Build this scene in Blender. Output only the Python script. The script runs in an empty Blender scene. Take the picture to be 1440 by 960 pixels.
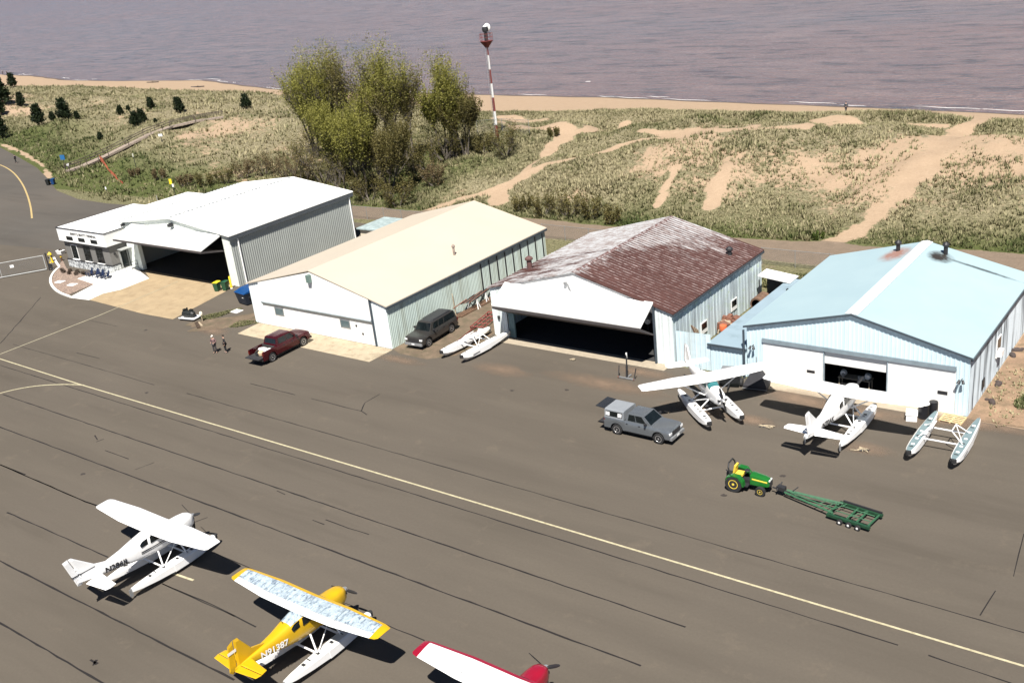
import bpy, math, random
import numpy as np
from mathutils import Vector, Matrix
R_ = math.radians
SC = bpy.context.scene
COL = SC.collection
random.seed(4)
RNG = np.random.default_rng(11)

# ------------------------------------------------------------------ camera
CAM_F, PITCH, ROLL, YAW, CAM_H = 1462.38, 0.3783457, 0.1151448, -0.6793212, 34.0
def _axes():
    cy, sy = math.cos(YAW), math.sin(YAW); cp, sp = math.cos(PITCH), math.sin(PITCH)
    f = np.array([sy*cp, cy*cp, -sp]); r = np.array([cy, -sy, 0.]); d = np.cross(f, r)
    c, s = math.cos(ROLL), math.sin(ROLL)
    return c*r + s*d, -s*r + c*d, f
AX_R, AX_D, AX_F = _axes()
def ray(px, py):
    v = AX_R*(px-720)/CAM_F + AX_D*(py-480)/CAM_F + AX_F
    return v
def G(px, py, z=0.0):
    "point of the photograph -> point of the place at height z"
    v = ray(px, py); t = (z-CAM_H)/v[2]
    return (float(v[0]*t), float(v[1]*t))
cam_d = bpy.data.cameras.new('camera'); cam = bpy.data.objects.new('camera', cam_d); COL.objects.link(cam)
cam_d.sensor_width = 36; cam_d.lens = 36*CAM_F/1440; cam_d.clip_end = 20000; cam_d.clip_start = 0.5
m = Matrix.Identity(4)
for i in range(3):
    m[i][0] = AX_R[i]; m[i][1] = -AX_D[i]; m[i][2] = -AX_F[i]
m[2][3] = CAM_H
cam.matrix_world = m
SC.camera = cam

# ------------------------------------------------------------------ light
SUN_DIR = Vector((0.34, -0.54, 1.0)).normalized()      # towards the sun
w = bpy.data.worlds.new('World'); SC.world = w; w.use_nodes = True
nt = w.node_tree; bg = nt.nodes['Background']
sky = nt.nodes.new('ShaderNodeTexSky'); sky.sky_type = 'NISHITA'; sky.sun_disc = False
sky.sun_elevation = math.asin(SUN_DIR.z); sky.sun_rotation = math.atan2(SUN_DIR.x, SUN_DIR.y)
sky.air_density = .55; sky.dust_density = .15; sky.altitude = 800
nt.links.new(sky.outputs[0], bg.inputs[0]); bg.inputs[1].default_value = 0.05
sd = bpy.data.lights.new('sun', 'SUN'); sd.energy = 5.0; sd.angle = R_(0.53); sd.color = (1.0, 0.95, 0.88)
so = bpy.data.objects.new('sun', sd); COL.objects.link(so); so.rotation_euler = SUN_DIR.to_track_quat('Z', 'Y').to_euler()
so.location = (0, 0, 100)
SC.view_settings.view_transform = 'Standard'; SC.view_settings.look = 'None'
SC.view_settings.exposure = 0.9; SC.view_settings.gamma = 1
SC.cycles.max_bounces = 6; SC.cycles.transparent_max_bounces = 12

# ------------------------------------------------------------------ materials
MATS = {}
def M(name, col, rough=.7, metal=0., vary=.12, scale=2.0, col2=None, amt=.5, soft=.15, streak=None, bump=0., spec=.5, fine=0., stretch=(1, 1, 1), coat=0., det=4.):
    "noise-varied paint; col2 = second colour in patches; streak = (colour, per metre, strength) vertical runs; fine = small grain"
    if name in MATS: return MATS[name]
    mt = bpy.data.materials.new(name); mt.use_nodes = True; N = mt.node_tree.nodes; L = mt.node_tree.links
    b = N['Principled BSDF']; b.inputs['Roughness'].default_value = rough; b.inputs['Metallic'].default_value = metal
    b.inputs['Specular IOR Level'].default_value = spec
    if coat: b.inputs['Coat Weight'].default_value = coat; b.inputs['Coat Roughness'].default_value = .08
    tc = N.new('ShaderNodeTexCoord'); mp = N.new('ShaderNodeMapping'); L.new(tc.outputs['Object'], mp.inputs[0]); mp.inputs['Scale'].default_value = stretch
    nz = N.new('ShaderNodeTexNoise'); nz.inputs['Scale'].default_value = scale; nz.inputs['Detail'].default_value = det; L.new(mp.outputs[0], nz.inputs[0])
    cr = N.new('ShaderNodeMix'); cr.data_type = 'RGBA'
    c = (*col, 1)
    lo = tuple(max(0, x*(1-vary)) for x in col)+(1,); hi = tuple(min(1, x*(1+vary)) for x in col)+(1,)
    mr = N.new('ShaderNodeMapRange'); mr.inputs[1].default_value = .3; mr.inputs[2].default_value = .7; L.new(nz.outputs[0], mr.inputs[0])
    L.new(mr.outputs[0], cr.inputs[0]); cr.inputs[6].default_value = lo; cr.inputs[7].default_value = hi
    out = cr.outputs[2]
    if col2:
        n2 = N.new('ShaderNodeTexNoise'); n2.inputs['Scale'].default_value = scale*1.7; n2.inputs['Detail'].default_value = 7; n2.inputs['Roughness'].default_value = .65
        L.new(mp.outputs[0], n2.inputs[0])
        r2 = N.new('ShaderNodeMapRange'); r2.inputs[1].default_value = 1-amt-soft/2; r2.inputs[2].default_value = 1-amt+soft/2; L.new(n2.outputs[0], r2.inputs[0])
        mx = N.new('ShaderNodeMix'); mx.data_type = 'RGBA'; L.new(r2.outputs[0], mx.inputs[0]); L.new(out, mx.inputs[6]); mx.inputs[7].default_value = (*col2, 1)
        out = mx.outputs[2]
    if streak:
        sc_, per, st = streak
        m3 = N.new('ShaderNodeMapping'); L.new(tc.outputs['Object'], m3.inputs[0]); m3.inputs['Scale'].default_value = (per, per, .12)
        n3 = N.new('ShaderNodeTexNoise'); n3.inputs['Scale'].default_value = 1; n3.inputs['Detail'].default_value = 3; L.new(m3.outputs[0], n3.inputs[0])
        r3 = N.new('ShaderNodeMapRange'); r3.inputs[1].default_value = .48; r3.inputs[2].default_value = .66; r3.inputs[4].default_value = st; L.new(n3.outputs[0], r3.inputs[0])
        mx = N.new('ShaderNodeMix'); mx.data_type = 'RGBA'; L.new(r3.outputs[0], mx.inputs[0]); L.new(out, mx.inputs[6]); mx.inputs[7].default_value = (*sc_, 1)
        out = mx.outputs[2]
    if fine:
        n4 = N.new('ShaderNodeTexNoise'); n4.inputs['Scale'].default_value = 9; n4.inputs['Detail'].default_value = 5; n4.inputs['Roughness'].default_value = .8; L.new(tc.outputs['Object'], n4.inputs[0])
        r4 = N.new('ShaderNodeMapRange'); r4.inputs[1].default_value = .35; r4.inputs[2].default_value = .65; r4.inputs[3].default_value = 1-fine; r4.inputs[4].default_value = 1+fine; L.new(n4.outputs[0], r4.inputs[0])
        mm = N.new('ShaderNodeMix'); mm.data_type = 'RGBA'; mm.blend_type = 'MULTIPLY'; mm.inputs[0].default_value = 1; L.new(out, mm.inputs[6]); L.new(r4.outputs[0], mm.inputs[7])
        out = mm.outputs[2]
    L.new(out, b.inputs['Base Color'])
    if bump:
        bp = N.new('ShaderNodeBump'); bp.inputs['Strength'].default_value = bump; bp.inputs['Distance'].default_value = .03; L.new(nz.outputs[0], bp.inputs['Height']); L.new(bp.outputs[0], b.inputs['Normal'])
    MATS[name] = mt
    return mt
white = M('white_paint', (.8, .8, .78), .45, vary=.04)
awhite = M('aircraft_white', (.82, .82, .81), .28, vary=.03, coat=.4)
black = M('black_rubber', (.018, .018, .019), .75)
dark = M('dark_metal', (.035, .035, .038), .5, metal=.3)
grey = M('grey_metal', (.33, .34, .35), .45, metal=.5)
alu = M('aluminium', (.55, .57, .58), .35, metal=.8)
glass = M('dark_glass', (.006, .009, .010), .10, spec=.45, vary=.3)
concrete = M('concrete', (.55, .53, .48), .9, vary=.08, scale=1.2, fine=.08)
wood = M('weathered_wood', (.33, .27, .19), .9, vary=.25, scale=6)
chrome = M('bright_wheel', (.6, .6, .6), .3, metal=.7)
dirtmetal = M('rusty_steel', (.16, .07, .045), .8, vary=.4, scale=5)
yellowp = M('yellow_paint', (.85, .62, .03), .4)
navy = M('navy_plastic', (.012, .022, .06), .4)
skin = M('skin', (.45, .28, .2), .6)

# ------------------------------------------------------------------ mesh builder
class MB:
    def __init__(s): s.v = []; s.f = []; s.mi = []
    def add(s, vs, fs, mi=0):
        o = len(s.v); s.v += [tuple(float(c) for c in p) for p in vs]
        for k, f in enumerate(fs):
            s.f.append([o+i for i in f]); s.mi.append(mi[k] if isinstance(mi, (list, tuple)) else mi)
        return s
    def box(s, c, d, mi=0, rz=0, rx=0, ry=0):
        "centre, full size"
        mt = Matrix.Rotation(rz, 3, 'Z') @ Matrix.Rotation(ry, 3, 'Y') @ Matrix.Rotation(rx, 3, 'X')
        vs = []
        for z in (-.5, .5):
            for x, y in ((-.5, -.5), (.5, -.5), (.5, .5), (-.5, .5)):
                p = mt @ Vector((x*d[0], y*d[1], z*d[2])); vs.append((p.x+c[0], p.y+c[1], p.z+c[2]))
        return s.add(vs, [(3, 2, 1, 0), (4, 5, 6, 7), (0, 1, 5, 4), (1, 2, 6, 5), (2, 3, 7, 6), (3, 0, 4, 7)], mi)
    def bb(s, x0, x1, y0, y1, z0, z1, mi=0): return s.box(((x0+x1)/2, (y0+y1)/2, (z0+z1)/2), (abs(x1-x0), abs(y1-y0), abs(z1-z0)), mi)
    def tube(s, p, q, r0, r1=None, n=8, mi=0, flat=1.):
        r1 = r0 if r1 is None else r1
        p = Vector(p); q = Vector(q); d = (q-p).normalized(); up = Vector((0, 0, 1)) if abs(d.z) < .95 else Vector((0, 1, 0))
        a = d.cross(up).normalized(); b = a.cross(d).normalized()
        vs = []
        for c, r in ((p, r0), (q, r1)):
            for k in range(n):
                t = 2*math.pi*k/n; vs.append(c + a*math.cos(t)*r*flat + b*math.sin(t)*r)
        fs = [(k, (k+1) % n, n+(k+1) % n, n+k) for k in range(n)] + [tuple(range(n))[::-1], tuple(range(n, 2*n))]
        return s.add(vs, fs, mi)
    def path(s, pts, r, n=6, mi=0):
        for a, b in zip(pts[:-1], pts[1:]): s.tube(a, b, r, r, n, mi)
        return s
    def loft(s, rings, mi=0, caps=True, closed=True):
        n = len(rings[0]); vs = [p for r in rings for p in r]; fs = []; ms = []
        for i in range(len(rings)-1):
            for k in range(n if closed else n-1):
                fs.append((i*n+k, i*n+(k+1) % n, (i+1)*n+(k+1) % n, (i+1)*n+k)); ms.append(mi(i, k) if callable(mi) else mi)
        if caps:
            fs.append(tuple(range(n))[::-1]); ms.append(mi(0, 0) if callable(mi) else mi)
            fs.append(tuple(range((len(rings)-1)*n, len(rings)*n))); ms.append(mi(0, 0) if callable(mi) else mi)
        return s.add(vs, fs, ms)
    def prism(s, poly, z0, z1, mi=0, axis='z', at=(0, 0, 0)):
        "polygon extruded; axis z: (x,y); axis y: (x,z) extruded in y; axis x: (y,z) extruded in x"
        def P(a, b, c):
            if axis == 'z': return (a, b, c)
            if axis == 'y': return (a, c, b)
            return (c, a, b)
        r = [[tuple(np.add(P(a, b, z), at)) for a, b in poly] for z in (z0, z1)]
        return s.loft(r, mi)
    def lathe(s, prof, c, axis='x', n=16, mi=0, sc=(1, 1)):
        "profile (radius, offset along axis)"
        rings = []
        for r, h in prof:
            ring = []
            for k in range(n):
                t = 2*math.pi*k/n; a, b = math.cos(t)*r*sc[0], math.sin(t)*r*sc[1]
                ring.append({'x': (c[0]+h, c[1]+a, c[2]+b), 'y': (c[0]+a, c[1]+h, c[2]+b), 'z': (c[0]+a, c[1]+b, c[2]+h)}[axis])
            rings.append(ring)
        return s.loft(rings, mi)
    def build(s, name, mat, parent=None, smooth=False, loc=(0, 0, 0)):
        me = bpy.data.meshes.new(name); me.from_pydata(s.v, [], s.f)
        ml = mat if isinstance(mat, (list, tuple)) else [mat]
        for k in ml: me.materials.append(k)
        if len(ml) > 1: me.polygons.foreach_set('material_index', s.mi)
        me.validate(); me.update()
        if smooth:
            me.polygons.foreach_set('use_smooth', [True]*len(me.polygons))
            try: me.set_sharp_from_angle(angle=R_(smooth if smooth is not True else 40))
            except Exception: pass
        o = bpy.data.objects.new(name, me); COL.objects.link(o); o.location = loc
        if parent: o.parent = parent
        # outward normals
        import bmesh
        bm = bmesh.new(); bm.from_mesh(me); bmesh.ops.recalc_face_normals(bm, faces=bm.faces); bm.to_mesh(me); bm.free()
        return o
def thing(name, label, cat, loc=(0, 0, 0), rz=0., group=None, kind=None):
    o = bpy.data.objects.new(name, None); COL.objects.link(o); o.empty_display_size = .3
    o.location = loc; o.rotation_euler = (0, 0, rz); return tag(o, label, cat, group, kind)
def tag(o, label=None, cat=None, group=None, kind=None):
    if label: o['label'] = label
    if cat: o['category'] = cat
    if group: o['group'] = group
    if kind: o['kind'] = kind
    return o
def part(mb, name, mat, parent, smooth=False, label=None):
    o = mb.build(name, mat, parent, smooth)
    if label: o['label'] = label
    return o
def struct(mb, name, mat, smooth=False): return tag(mb.build(name, mat, None, smooth), kind='structure')
def dup(root, loc, rz, label, group=None):
    r = root.copy(); COL.objects.link(r); r.location = loc; r.rotation_euler = (0, 0, rz); r['label'] = label
    if group: r['group'] = group
    for ch in list(root.children):
        c = ch.copy(); COL.objects.link(c); c.parent = r
        for g2 in list(ch.children):
            d = g2.copy(); COL.objects.link(d); d.parent = c
    return r
def text(body, size, mat, parent, mtx, name='lettering', extrude=.004, align='LEFT', sx=1.):
    cu = bpy.data.curves.new(name, 'FONT'); cu.body = body; cu.size = size; cu.extrude = extrude; cu.align_x = align; cu.offset = size*.022
    tmp = bpy.data.objects.new('tmp', cu); COL.objects.link(tmp); dg = bpy.context.evaluated_depsgraph_get()
    me = bpy.data.meshes.new_from_object(tmp.evaluated_get(dg)); bpy.data.objects.remove(tmp); me.materials.clear(); me.materials.append(mat); me.name = name
    o = bpy.data.objects.new(name, me); COL.objects.link(o); o.parent = parent; o.matrix_local = mtx @ Matrix.Diagonal((sx, 1, 1, 1)); return o
def frame_mtx(origin, xdir, ydir):
    x = Vector(xdir).normalized(); y = Vector(ydir).normalized(); z = x.cross(y).normalized(); y = z.cross(x)
    mm = Matrix.Identity(4)
    for i in range(3): mm[i][0] = x[i]; mm[i][1] = y[i]; mm[i][2] = z[i]; mm[i][3] = origin[i]
    return mm
# ------------------------------------------------------------------ terrain
def interp(tbl):
    tbl = sorted(tbl); xs = np.array([t[0] for t in tbl]); ys = np.array([t[1] for t in tbl])
    return lambda x: np.interp(x, xs, ys)
yS = interp([G(px, py, -2) for px, py in [(0, 105), (50, 107), (95, 113), (165, 114), (290, 113), (340, 120), (410, 128), (670, 133), (860, 137), (1000, 143), (1190, 150), (1300, 155), (1440, 161)]] + [(-700, 260), (0, 172), (120, 160), (400, 140)])
yG = interp([G(px, py, 2) for px, py in [(20, 118), (100, 117), (250, 123), (350, 125), (410, 131), (670, 152), (840, 153), (930, 155), (1000, 157), (1120, 160), (1230, 158), (1290, 158), (1370, 166), (1440, 167)]] + [(-700, 215), (20, 150), (120, 140), (400, 120)])
ROAD_EDGE = [G(*p) for p in [(-90, 185), (0, 207), (28, 222), (52, 236), (68, 252), (80, 268), (110, 280), (150, 286), (190, 289)]]
yF = interp([(x, y+1.0) for x, y in ROAD_EDGE] + [(-700, 150), (-118, 95.5), (-104, 99.5), (-85, 99.5), (-70, 100.5), (-50, 100), (-36, 101.5), (-20, 103), (20, 104), (120, 104), (400, 104)])
def vnoise(x, y, seed):
    r = np.random.default_rng(seed); T = r.random((256, 256))
    xi = np.floor(x).astype(int); yi = np.floor(y).astype(int); fx = x-xi; fy = y-yi
    fx = fx*fx*(3-2*fx); fy = fy*fy*(3-2*fy)
    g = lambda a, b: T[a % 256, b % 256]
    return (g(xi, yi)*(1-fx)+g(xi+1, yi)*fx)*(1-fy)+(g(xi, yi+1)*(1-fx)+g(xi+1, yi+1)*fx)*fy
def fbm(x, y, wl, seed, oct=3):
    s = 0; a = 1; t = 0
    for k in range(oct): s = s+a*(vnoise(x/wl*2**k+seed*7.3, y/wl*2**k+seed*3.1, seed+k)-.5); t += a; a *= .5
    return s/t*2
def sstep(a, b, x): t = np.clip((x-a)/(b-a), 0, 1); return t*t*(3-2*t)
def height(x, y):
    x = np.asarray(x, float); y = np.asarray(y, float)
    f = yF(x); g_ = yG(x); s = yS(x)
    u = (y-f)/(g_-f)
    right = sstep(-125, -80, x)
    amp = 2.0+1.6*right
    h = amp*sstep(0, .42, u)*(1-.52*sstep(.6, .9, u))
    h = h + right*1.5*np.exp(-((u-.56)/.13)**2)*(1+.5*fbm(x, y, 30, 5)) - right*.9*np.exp(-((u-.79)/.08)**2)
    h = h + (.45+.25*right)*np.exp(-((u-.94)/.06)**2)*(1+.8*fbm(x, y, 14, 9))
    h = h + sstep(.03, .25, u)*sstep(1.02, .9, u)*(1.9*fbm(x, y, 22, 3, 3)+1.15*fbm(x, y, 7, 4, 2))*(1-.6*sstep(.75, .95, u))
    h = np.where(x < -125, h+sstep(.1, .4, u)*sstep(1, .85, u)*1.6*fbm(x, y, 38, 21, 2), h)
    beach_t = np.clip((y-g_)/(s-g_), 0, 3)
    hb = amp*.0+1.4-3.4*beach_t
    k = sstep(.985, 1.09, u)
    h = h*(1-k)+hb*k
    h = np.where(u < 0, 0, h)
    return np.maximum(h, -6.)
def H1(x, y): return float(height(np.array([x]), np.array([y]))[0])
_ts = np.linspace(100, 640, 2700)
def hit(px, py):
    "first terrain point seen through a point of the photograph"
    v = ray(px, py); v = v/np.linalg.norm(v); P = v[None, :]*_ts[:, None]; z = CAM_H+P[:, 2]
    h = height(P[:, 0], P[:, 1]); i = np.argmax(z <= h)
    if z[i] > h[i]: i = len(_ts)-1
    return (float(P[i, 0]), float(P[i, 1]), float(h[i]))
def dist_poly(x, y, pts):
    d = np.full(x.shape, 1e9)
    for (ax, ay), (bx, by) in zip(pts[:-1], pts[1:]):
        L2 = (bx-ax)**2+(by-ay)**2; t = np.clip(((x-ax)*(bx-ax)+(y-ay)*(by-ay))/L2, 0, 1)
        d = np.minimum(d, np.hypot(x-ax-t*(bx-ax), y-ay-t*(by-ay)))
    return d
PATHS = []
for w_, pl in [(1.2, [(1165, 347), (1200, 328), (1235, 300), (1262, 275), (1285, 248), (1300, 225), (1325, 203), (1348, 184), (1375, 172), (1392, 165)]),
               (1.7, [(1262, 272), (1290, 240), (1310, 215)]),
               (2.0, [(1330, 198), (1350, 186)]),
               (.7, [(690, 272), (712, 264), (735, 245), (760, 225), (778, 205), (800, 192), (830, 182), (880, 175)]),
               (1.0, [(702, 285), (703, 272)]),
               (.55, [(600, 297), (645, 281), (695, 267), (750, 242), (810, 222), (870, 206), (930, 195), (990, 186), (1060, 182), (1130, 179), (1200, 175), (1330, 178)]),
               (1.5, [(778, 176), (800, 182), (792, 195)]),
               (1.3, [(905, 184), (960, 188), (1010, 183), (1060, 180)]),
               (1.5, [(700, 172), (735, 180), (770, 178)]),
               (1.6, [(1150, 170), (1176, 166), (1196, 170)]),
               (.5, [(923, 290), (938, 262), (950, 238)]),
               (.65, [(998, 294), (1010, 262), (1021, 240), (1024, 222)]),
               (1.4, [(1020, 178), (1200, 172)]),
               (1.4, [(700, 164), (760, 170)]),
               (.35, [(0, 202), (30, 214), (60, 232), (70, 250)])]:
    PATHS.append((w_, [hit(*p)[:2] for p in pl]))
def cover(x, y):
    "sand 0..1, green 0..1"
    f = yF(x); g_ = yG(x); u = (y-f)/(g_-f)
    sand = .27+.24*fbm(x, y, 9, 31)+.12*fbm(x, y, 3, 33, 2)
    rt = sstep(-82, -66, x)
    # open, patchy slopes on the right, facing the hangars
    sand = sand + rt*np.exp(-((u-.38)/.17)**2)*(.34+.40*fbm(x, y, 13, 41))
    sand = sand + sstep(-45, -38, x)*np.exp(-((u-.5)/.2)**2)*.22
    lf = sstep(-120, -140, x)
    sand = sand + lf*(.14+.35*fbm(x, y, 16, 43))*np.exp(-((u-.45)/.25)**2)
    sand = sand - .25*np.exp(-((u-.93)/.06)**2)
    bare = np.zeros(x.shape)
    for w_, pl in PATHS:
        d = dist_poly(x, y, pl)+(.4+.45*w_)*fbm(x, y, 3.0, 51, 3)
        bare = np.maximum(bare, sstep(w_*1.5+.4, w_*.35, d)*(.86+.3*fbm(x, y, 1.6, 77, 2)))
    bare = np.maximum(bare, sstep(.99, 1.03, u+.02*fbm(x, y, 6, 61)))
    hy = y+.8*fbm(x, y, 5, 66)
    road = (x > -112)*sstep(93.6, 95.2, hy)*sstep(f+.8, f-.4, hy)
    bare = np.maximum(bare, road)
    sand = np.maximum(np.clip(sand, 0, .62), bare)
    # hangar backs and right-hand verge: trodden dirt with weeds
    verge = (y < 94)*(x > -15.7)
    sand = np.where(verge, .75+.35*fbm(x, y, 4, 71), sand)
    sand = np.where((y < 94)*(x <= -15.7), .25+.4*fbm(x, y, 5, 72), sand)
    green = .25+.35*fbm(x, y, 15, 81)
    green = green + .55*np.exp(-((u)/.10)**2) + np.exp(-(((x+112)/17)**2+((y-112)/16)**2))*.8
    green = green + lf*.75*sstep(.38, .05, u)
    green = np.where(y < 94, .55, green)
    return np.clip(sand, 0, 1), np.clip(green, 0, 1), bare

xs = np.unique(np.concatenate([np.linspace(-3000, -700, 8), np.linspace(-700, -330, 120), np.linspace(-330, -135, 260), np.linspace(-135, -8, 300), np.linspace(-8, 120, 30), np.linspace(120, 3000, 8)]))
ys = np.unique(np.concatenate([np.linspace(-1500, 20, 12), np.linspace(20, 62, 5), np.linspace(62, 92, 40), np.linspace(92, 172, 200), np.linspace(172, 245, 70), np.linspace(245, 420, 12)]))
X, Y = np.meshgrid(xs, ys); Z = height(X, Y)
_flat = (Y < yF(X)); Z = np.where(_flat, -.03+.0*X, Z)
def grid_mesh(name, X, Y, Z):
    ny, nx = X.shape; me = bpy.data.meshes.new(name)
    v = np.stack([X, Y, Z], -1).reshape(-1, 3)
    idx = np.arange(ny*nx).reshape(ny, nx)
    q = np.stack([idx[:-1, :-1], idx[:-1, 1:], idx[1:, 1:], idx[1:, :-1]], -1).reshape(-1, 4)
    np_mesh(me, v, q); return me
def np_mesh(me, v, q):
    n = q.shape[1]
    me.vertices.add(len(v)); me.vertices.foreach_set('co', v.astype(np.float32).ravel())
    me.loops.add(q.size); me.loops.foreach_set('vertex_index', q.astype(np.int32).ravel())
    me.polygons.add(len(q)); me.polygons.foreach_set('loop_start', np.arange(0, q.size, n, dtype=np.int32))
    me.update(calc_edges=True); me.validate()
me = grid_mesh('ground', X, Y, Z)
sa, gr, _b = cover(X.ravel(), Y.ravel())
_tr = ((X.ravel() > -114)*(Y.ravel() < yF(X.ravel())+.6)*(Y.ravel() > 90)).astype(float)
for nm, arr in (('sand', sa), ('green', gr), ('track', _tr)):
    at = me.attributes.new(nm, 'FLOAT', 'POINT'); at.data.foreach_set('value', arr.astype(np.float32))
me.polygons.foreach_set('use_smooth', [True]*len(me.polygons))
mt = bpy.data.materials.new('dune_ground'); mt.use_nodes = True; N = mt.node_tree.nodes; L = mt.node_tree.links
b = N['Principled BSDF']; b.inputs['Roughness'].default_value = .95; b.inputs['Specular IOR Level'].default_value = .15
def nod(t, **k):
    n = N.new(t)
    for a, v in k.items(): setattr(n, a, v)
    return n
def mixc(fac, a, b_, mode='MIX'):
    n = nod('ShaderNodeMix', data_type='RGBA', blend_type=mode)
    for s_, v in ((0, fac), (6, a), (7, b_)):
        if hasattr(v, 'is_linked'): L.new(v, n.inputs[s_])
        else: n.inputs[s_].default_value = v if s_ == 0 else (*v, 1)
    return n.outputs[2]
def rng(x, a, b_, c=0, d=1):
    n = nod('ShaderNodeMapRange'); L.new(x, n.inputs[0])
    for i, v in enumerate((a, b_, c, d)): n.inputs[i+1].default_value = v
    return n.outputs[0]
tc = nod('ShaderNodeTexCoord')
def noi(scale, det=4, ro=.6, vec=None):
    n = nod('ShaderNodeTexNoise'); n.inputs['Scale'].default_value = scale; n.inputs['Detail'].default_value = det; n.inputs['Roughness'].default_value = ro
    L.new(vec or tc.outputs['Object'], n.inputs[0]); return n.outputs[0]
asand = nod('ShaderNodeAttribute', attribute_name='sand').outputs['Fac']; agreen = nod('ShaderNodeAttribute', attribute_name='green').outputs['Fac']
big, med, fin = noi(.12), noi(.9, 6, .75), noi(3.5, 4, .7)
sandc = mixc(rng(med, .3, .7), (.33, .24, .162), (.39, .29, .20)); sandc = mixc(rng(fin, .35, .65, 0, .5), sandc, (.29, .21, .14))
sandc = mixc(nod('ShaderNodeAttribute', attribute_name='track').outputs['Fac'], sandc, mixc(rng(med, .3, .7), (.16, .125, .092), (.21, .16, .118)))
thatch = mixc(rng(fin, .35, .62), (.085, .075, .042), (.27, .235, .15))
lush = mixc(rng(fin, .35, .62), (.04, .05, .016), (.10, .115, .038))
veg = mixc(rng(agreen, .25, .95), thatch, lush)
sub = nod('ShaderNodeMath', operation='SUBTRACT'); L.new(asand, sub.inputs[0]); L.new(med, sub.inputs[1])
msk = rng(sub.outputs[0], -.06, .06)
outc = mixc(msk, veg, sandc)
L.new(outc, b.inputs['Base Color'])
bp = nod('ShaderNodeBump'); bp.inputs['Strength'].default_value = .6; bp.inputs['Distance'].default_value = .25; L.new(fin, bp.inputs['Height']); L.new(bp.outputs[0], b.inputs['Normal'])
me.materials.append(mt)
gobj = bpy.data.objects.new('ground', me); COL.objects.link(gobj); tag(gobj, kind='structure')

# ---- grass tufts (uncountable)
def tufts(name, n, xr, yr, size, seed, label, greenmin=0, sandmax=.5, mat=None):
    r = np.random.default_rng(seed)
    x = r.uniform(*xr, n); y = r.uniform(*yr, n)
    f = yF(x); g_ = yG(x); sa, gr, bare = cover(x, y)
    # visible wedge only
    ok = (y > f+.3)*(y < g_+1.0)*(bare < .35+r.normal(0, .12, n))*(r.random(n) > (sa-.22)*1.9+.5*fbm(x, y, 2.2, 97, 2))*(gr >= greenmin)
    D = np.stack([x, y, np.zeros(n)-CAM_H], -1); zz = D@AX_F; px = D@AX_R/zz*CAM_F+720
    ok *= (px > -60)*(px < 1500)*(zz > 0)
    x, y, gr = x[ok], y[ok], gr[ok]; n = len(x); z = height(x, y); gr = gr+.55*fbm(x, y, 11, 91)+.45*fbm(x, y, 3.2, 92, 2)-.05
    B = 5; s = size*r.uniform(.5, 1.35, (n, 1))*(1+.5*fbm(x, y, 4, 95, 2))[:, None]; a = r.uniform(0, 6.28, (n, B)); lean = r.uniform(.15, .75, (n, B))*s
    bx = x[:, None]+np.cos(a)*s*.16; by = y[:, None]+np.sin(a)*s*.16; wd = s*r.uniform(.10, .2, (n, B))
    tx = bx+np.cos(a)*lean; ty = by+np.sin(a)*lean; tz = z[:, None]+s*r.uniform(.6, 1.1, (n, B))
    P0 = np.stack([bx-np.sin(a)*wd, by+np.cos(a)*wd, np.broadcast_to(z[:, None]-.05, bx.shape)], -1)
    P1 = np.stack([bx+np.sin(a)*wd, by-np.cos(a)*wd, np.broadcast_to(z[:, None]-.05, bx.shape)], -1)
    P2 = np.stack([tx, ty, tz], -1)
    V = np.stack([P0, P1, P2], 2).reshape(-1, 3); Q = np.arange(len(V)).reshape(-1, 3)
    me = bpy.data.meshes.new(name); np_mesh(me, V, Q)
    tint = np.repeat(np.clip(gr*.75+r.normal(0, .22, n), 0, 1), B*3)
    at = me.attributes.new('tint', 'FLOAT', 'POINT'); at.data.foreach_set('value', tint.astype(np.float32))
    me.materials.append(mat); o = bpy.data.objects.new(name, me); COL.objects.link(o); return tag(o, label, 'grass', kind='stuff')
gm = bpy.data.materials.new('marram_grass'); gm.use_nodes = True; N = gm.node_tree.nodes; L = gm.node_tree.links
b = N['Principled BSDF']; b.inputs['Roughness'].default_value = .8; b.inputs['Specular IOR Level'].default_value = .2
at = N.new('ShaderNodeAttribute'); at.attribute_name = 'tint'; cr = N.new('ShaderNodeValToRGB'); L.new(at.outputs['Fac'], cr.inputs[0])
e = cr.color_ramp.elements; e[0].position = 0; e[0].color = (.31, .275, .165, 1); e[1].position = 1; e[1].color = (.045, .064, .018, 1)
for p_, c_ in ((.3, (.20, .185, .10, 1)), (.6, (.105, .108, .046, 1))):
    k = cr.color_ramp.elements.new(p_); k.color = c_
L.new(cr.outputs[0], b.inputs['Base Color'])
tufts('dune_grass', 120000, (-135, -8), (98, 172), .40, 5, 'tufted marram grass covering the dunes behind the hangars', mat=gm)
tufts('dune_grass', 95000, (-420, -135), (86, 235), .55, 6, 'dry and green marram grass over the low dunes along the road', mat=gm)

# ------------------------------------------------------------------ lake
wx, wy = np.meshgrid(np.array([-9000, -2000, -600, -300, -100, 100, 600, 2000, 9000.]), np.array([120, 170, 200, 260, 400, 900, 3000, 14000.]))
me = grid_mesh('lake_water', wx, wy, np.full(wx.shape, -2.0))
wm = bpy.data.materials.new('lake_water'); wm.use_nodes = True; N = wm.node_tree.nodes; L = wm.node_tree.links; b = N['Principled BSDF']
tc = nod('ShaderNodeTexCoord')
def mapp(s, rz=0):
    n = nod('ShaderNodeMapping'); n.inputs['Scale'].default_value = s; n.inputs['Rotation'].default_value = (0, 0, rz); L.new(tc.outputs['Object'], n.inputs[0]); return n.outputs[0]
n1 = noi(1, 4, .6, mapp((.30, .80, 1), R_(-8))); n2 = noi(1, 3, .55, mapp((.55, 1.3, 1), R_(-12))); n3 = noi(1, 3, .5, mapp((.004, .012, 1)))
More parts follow.
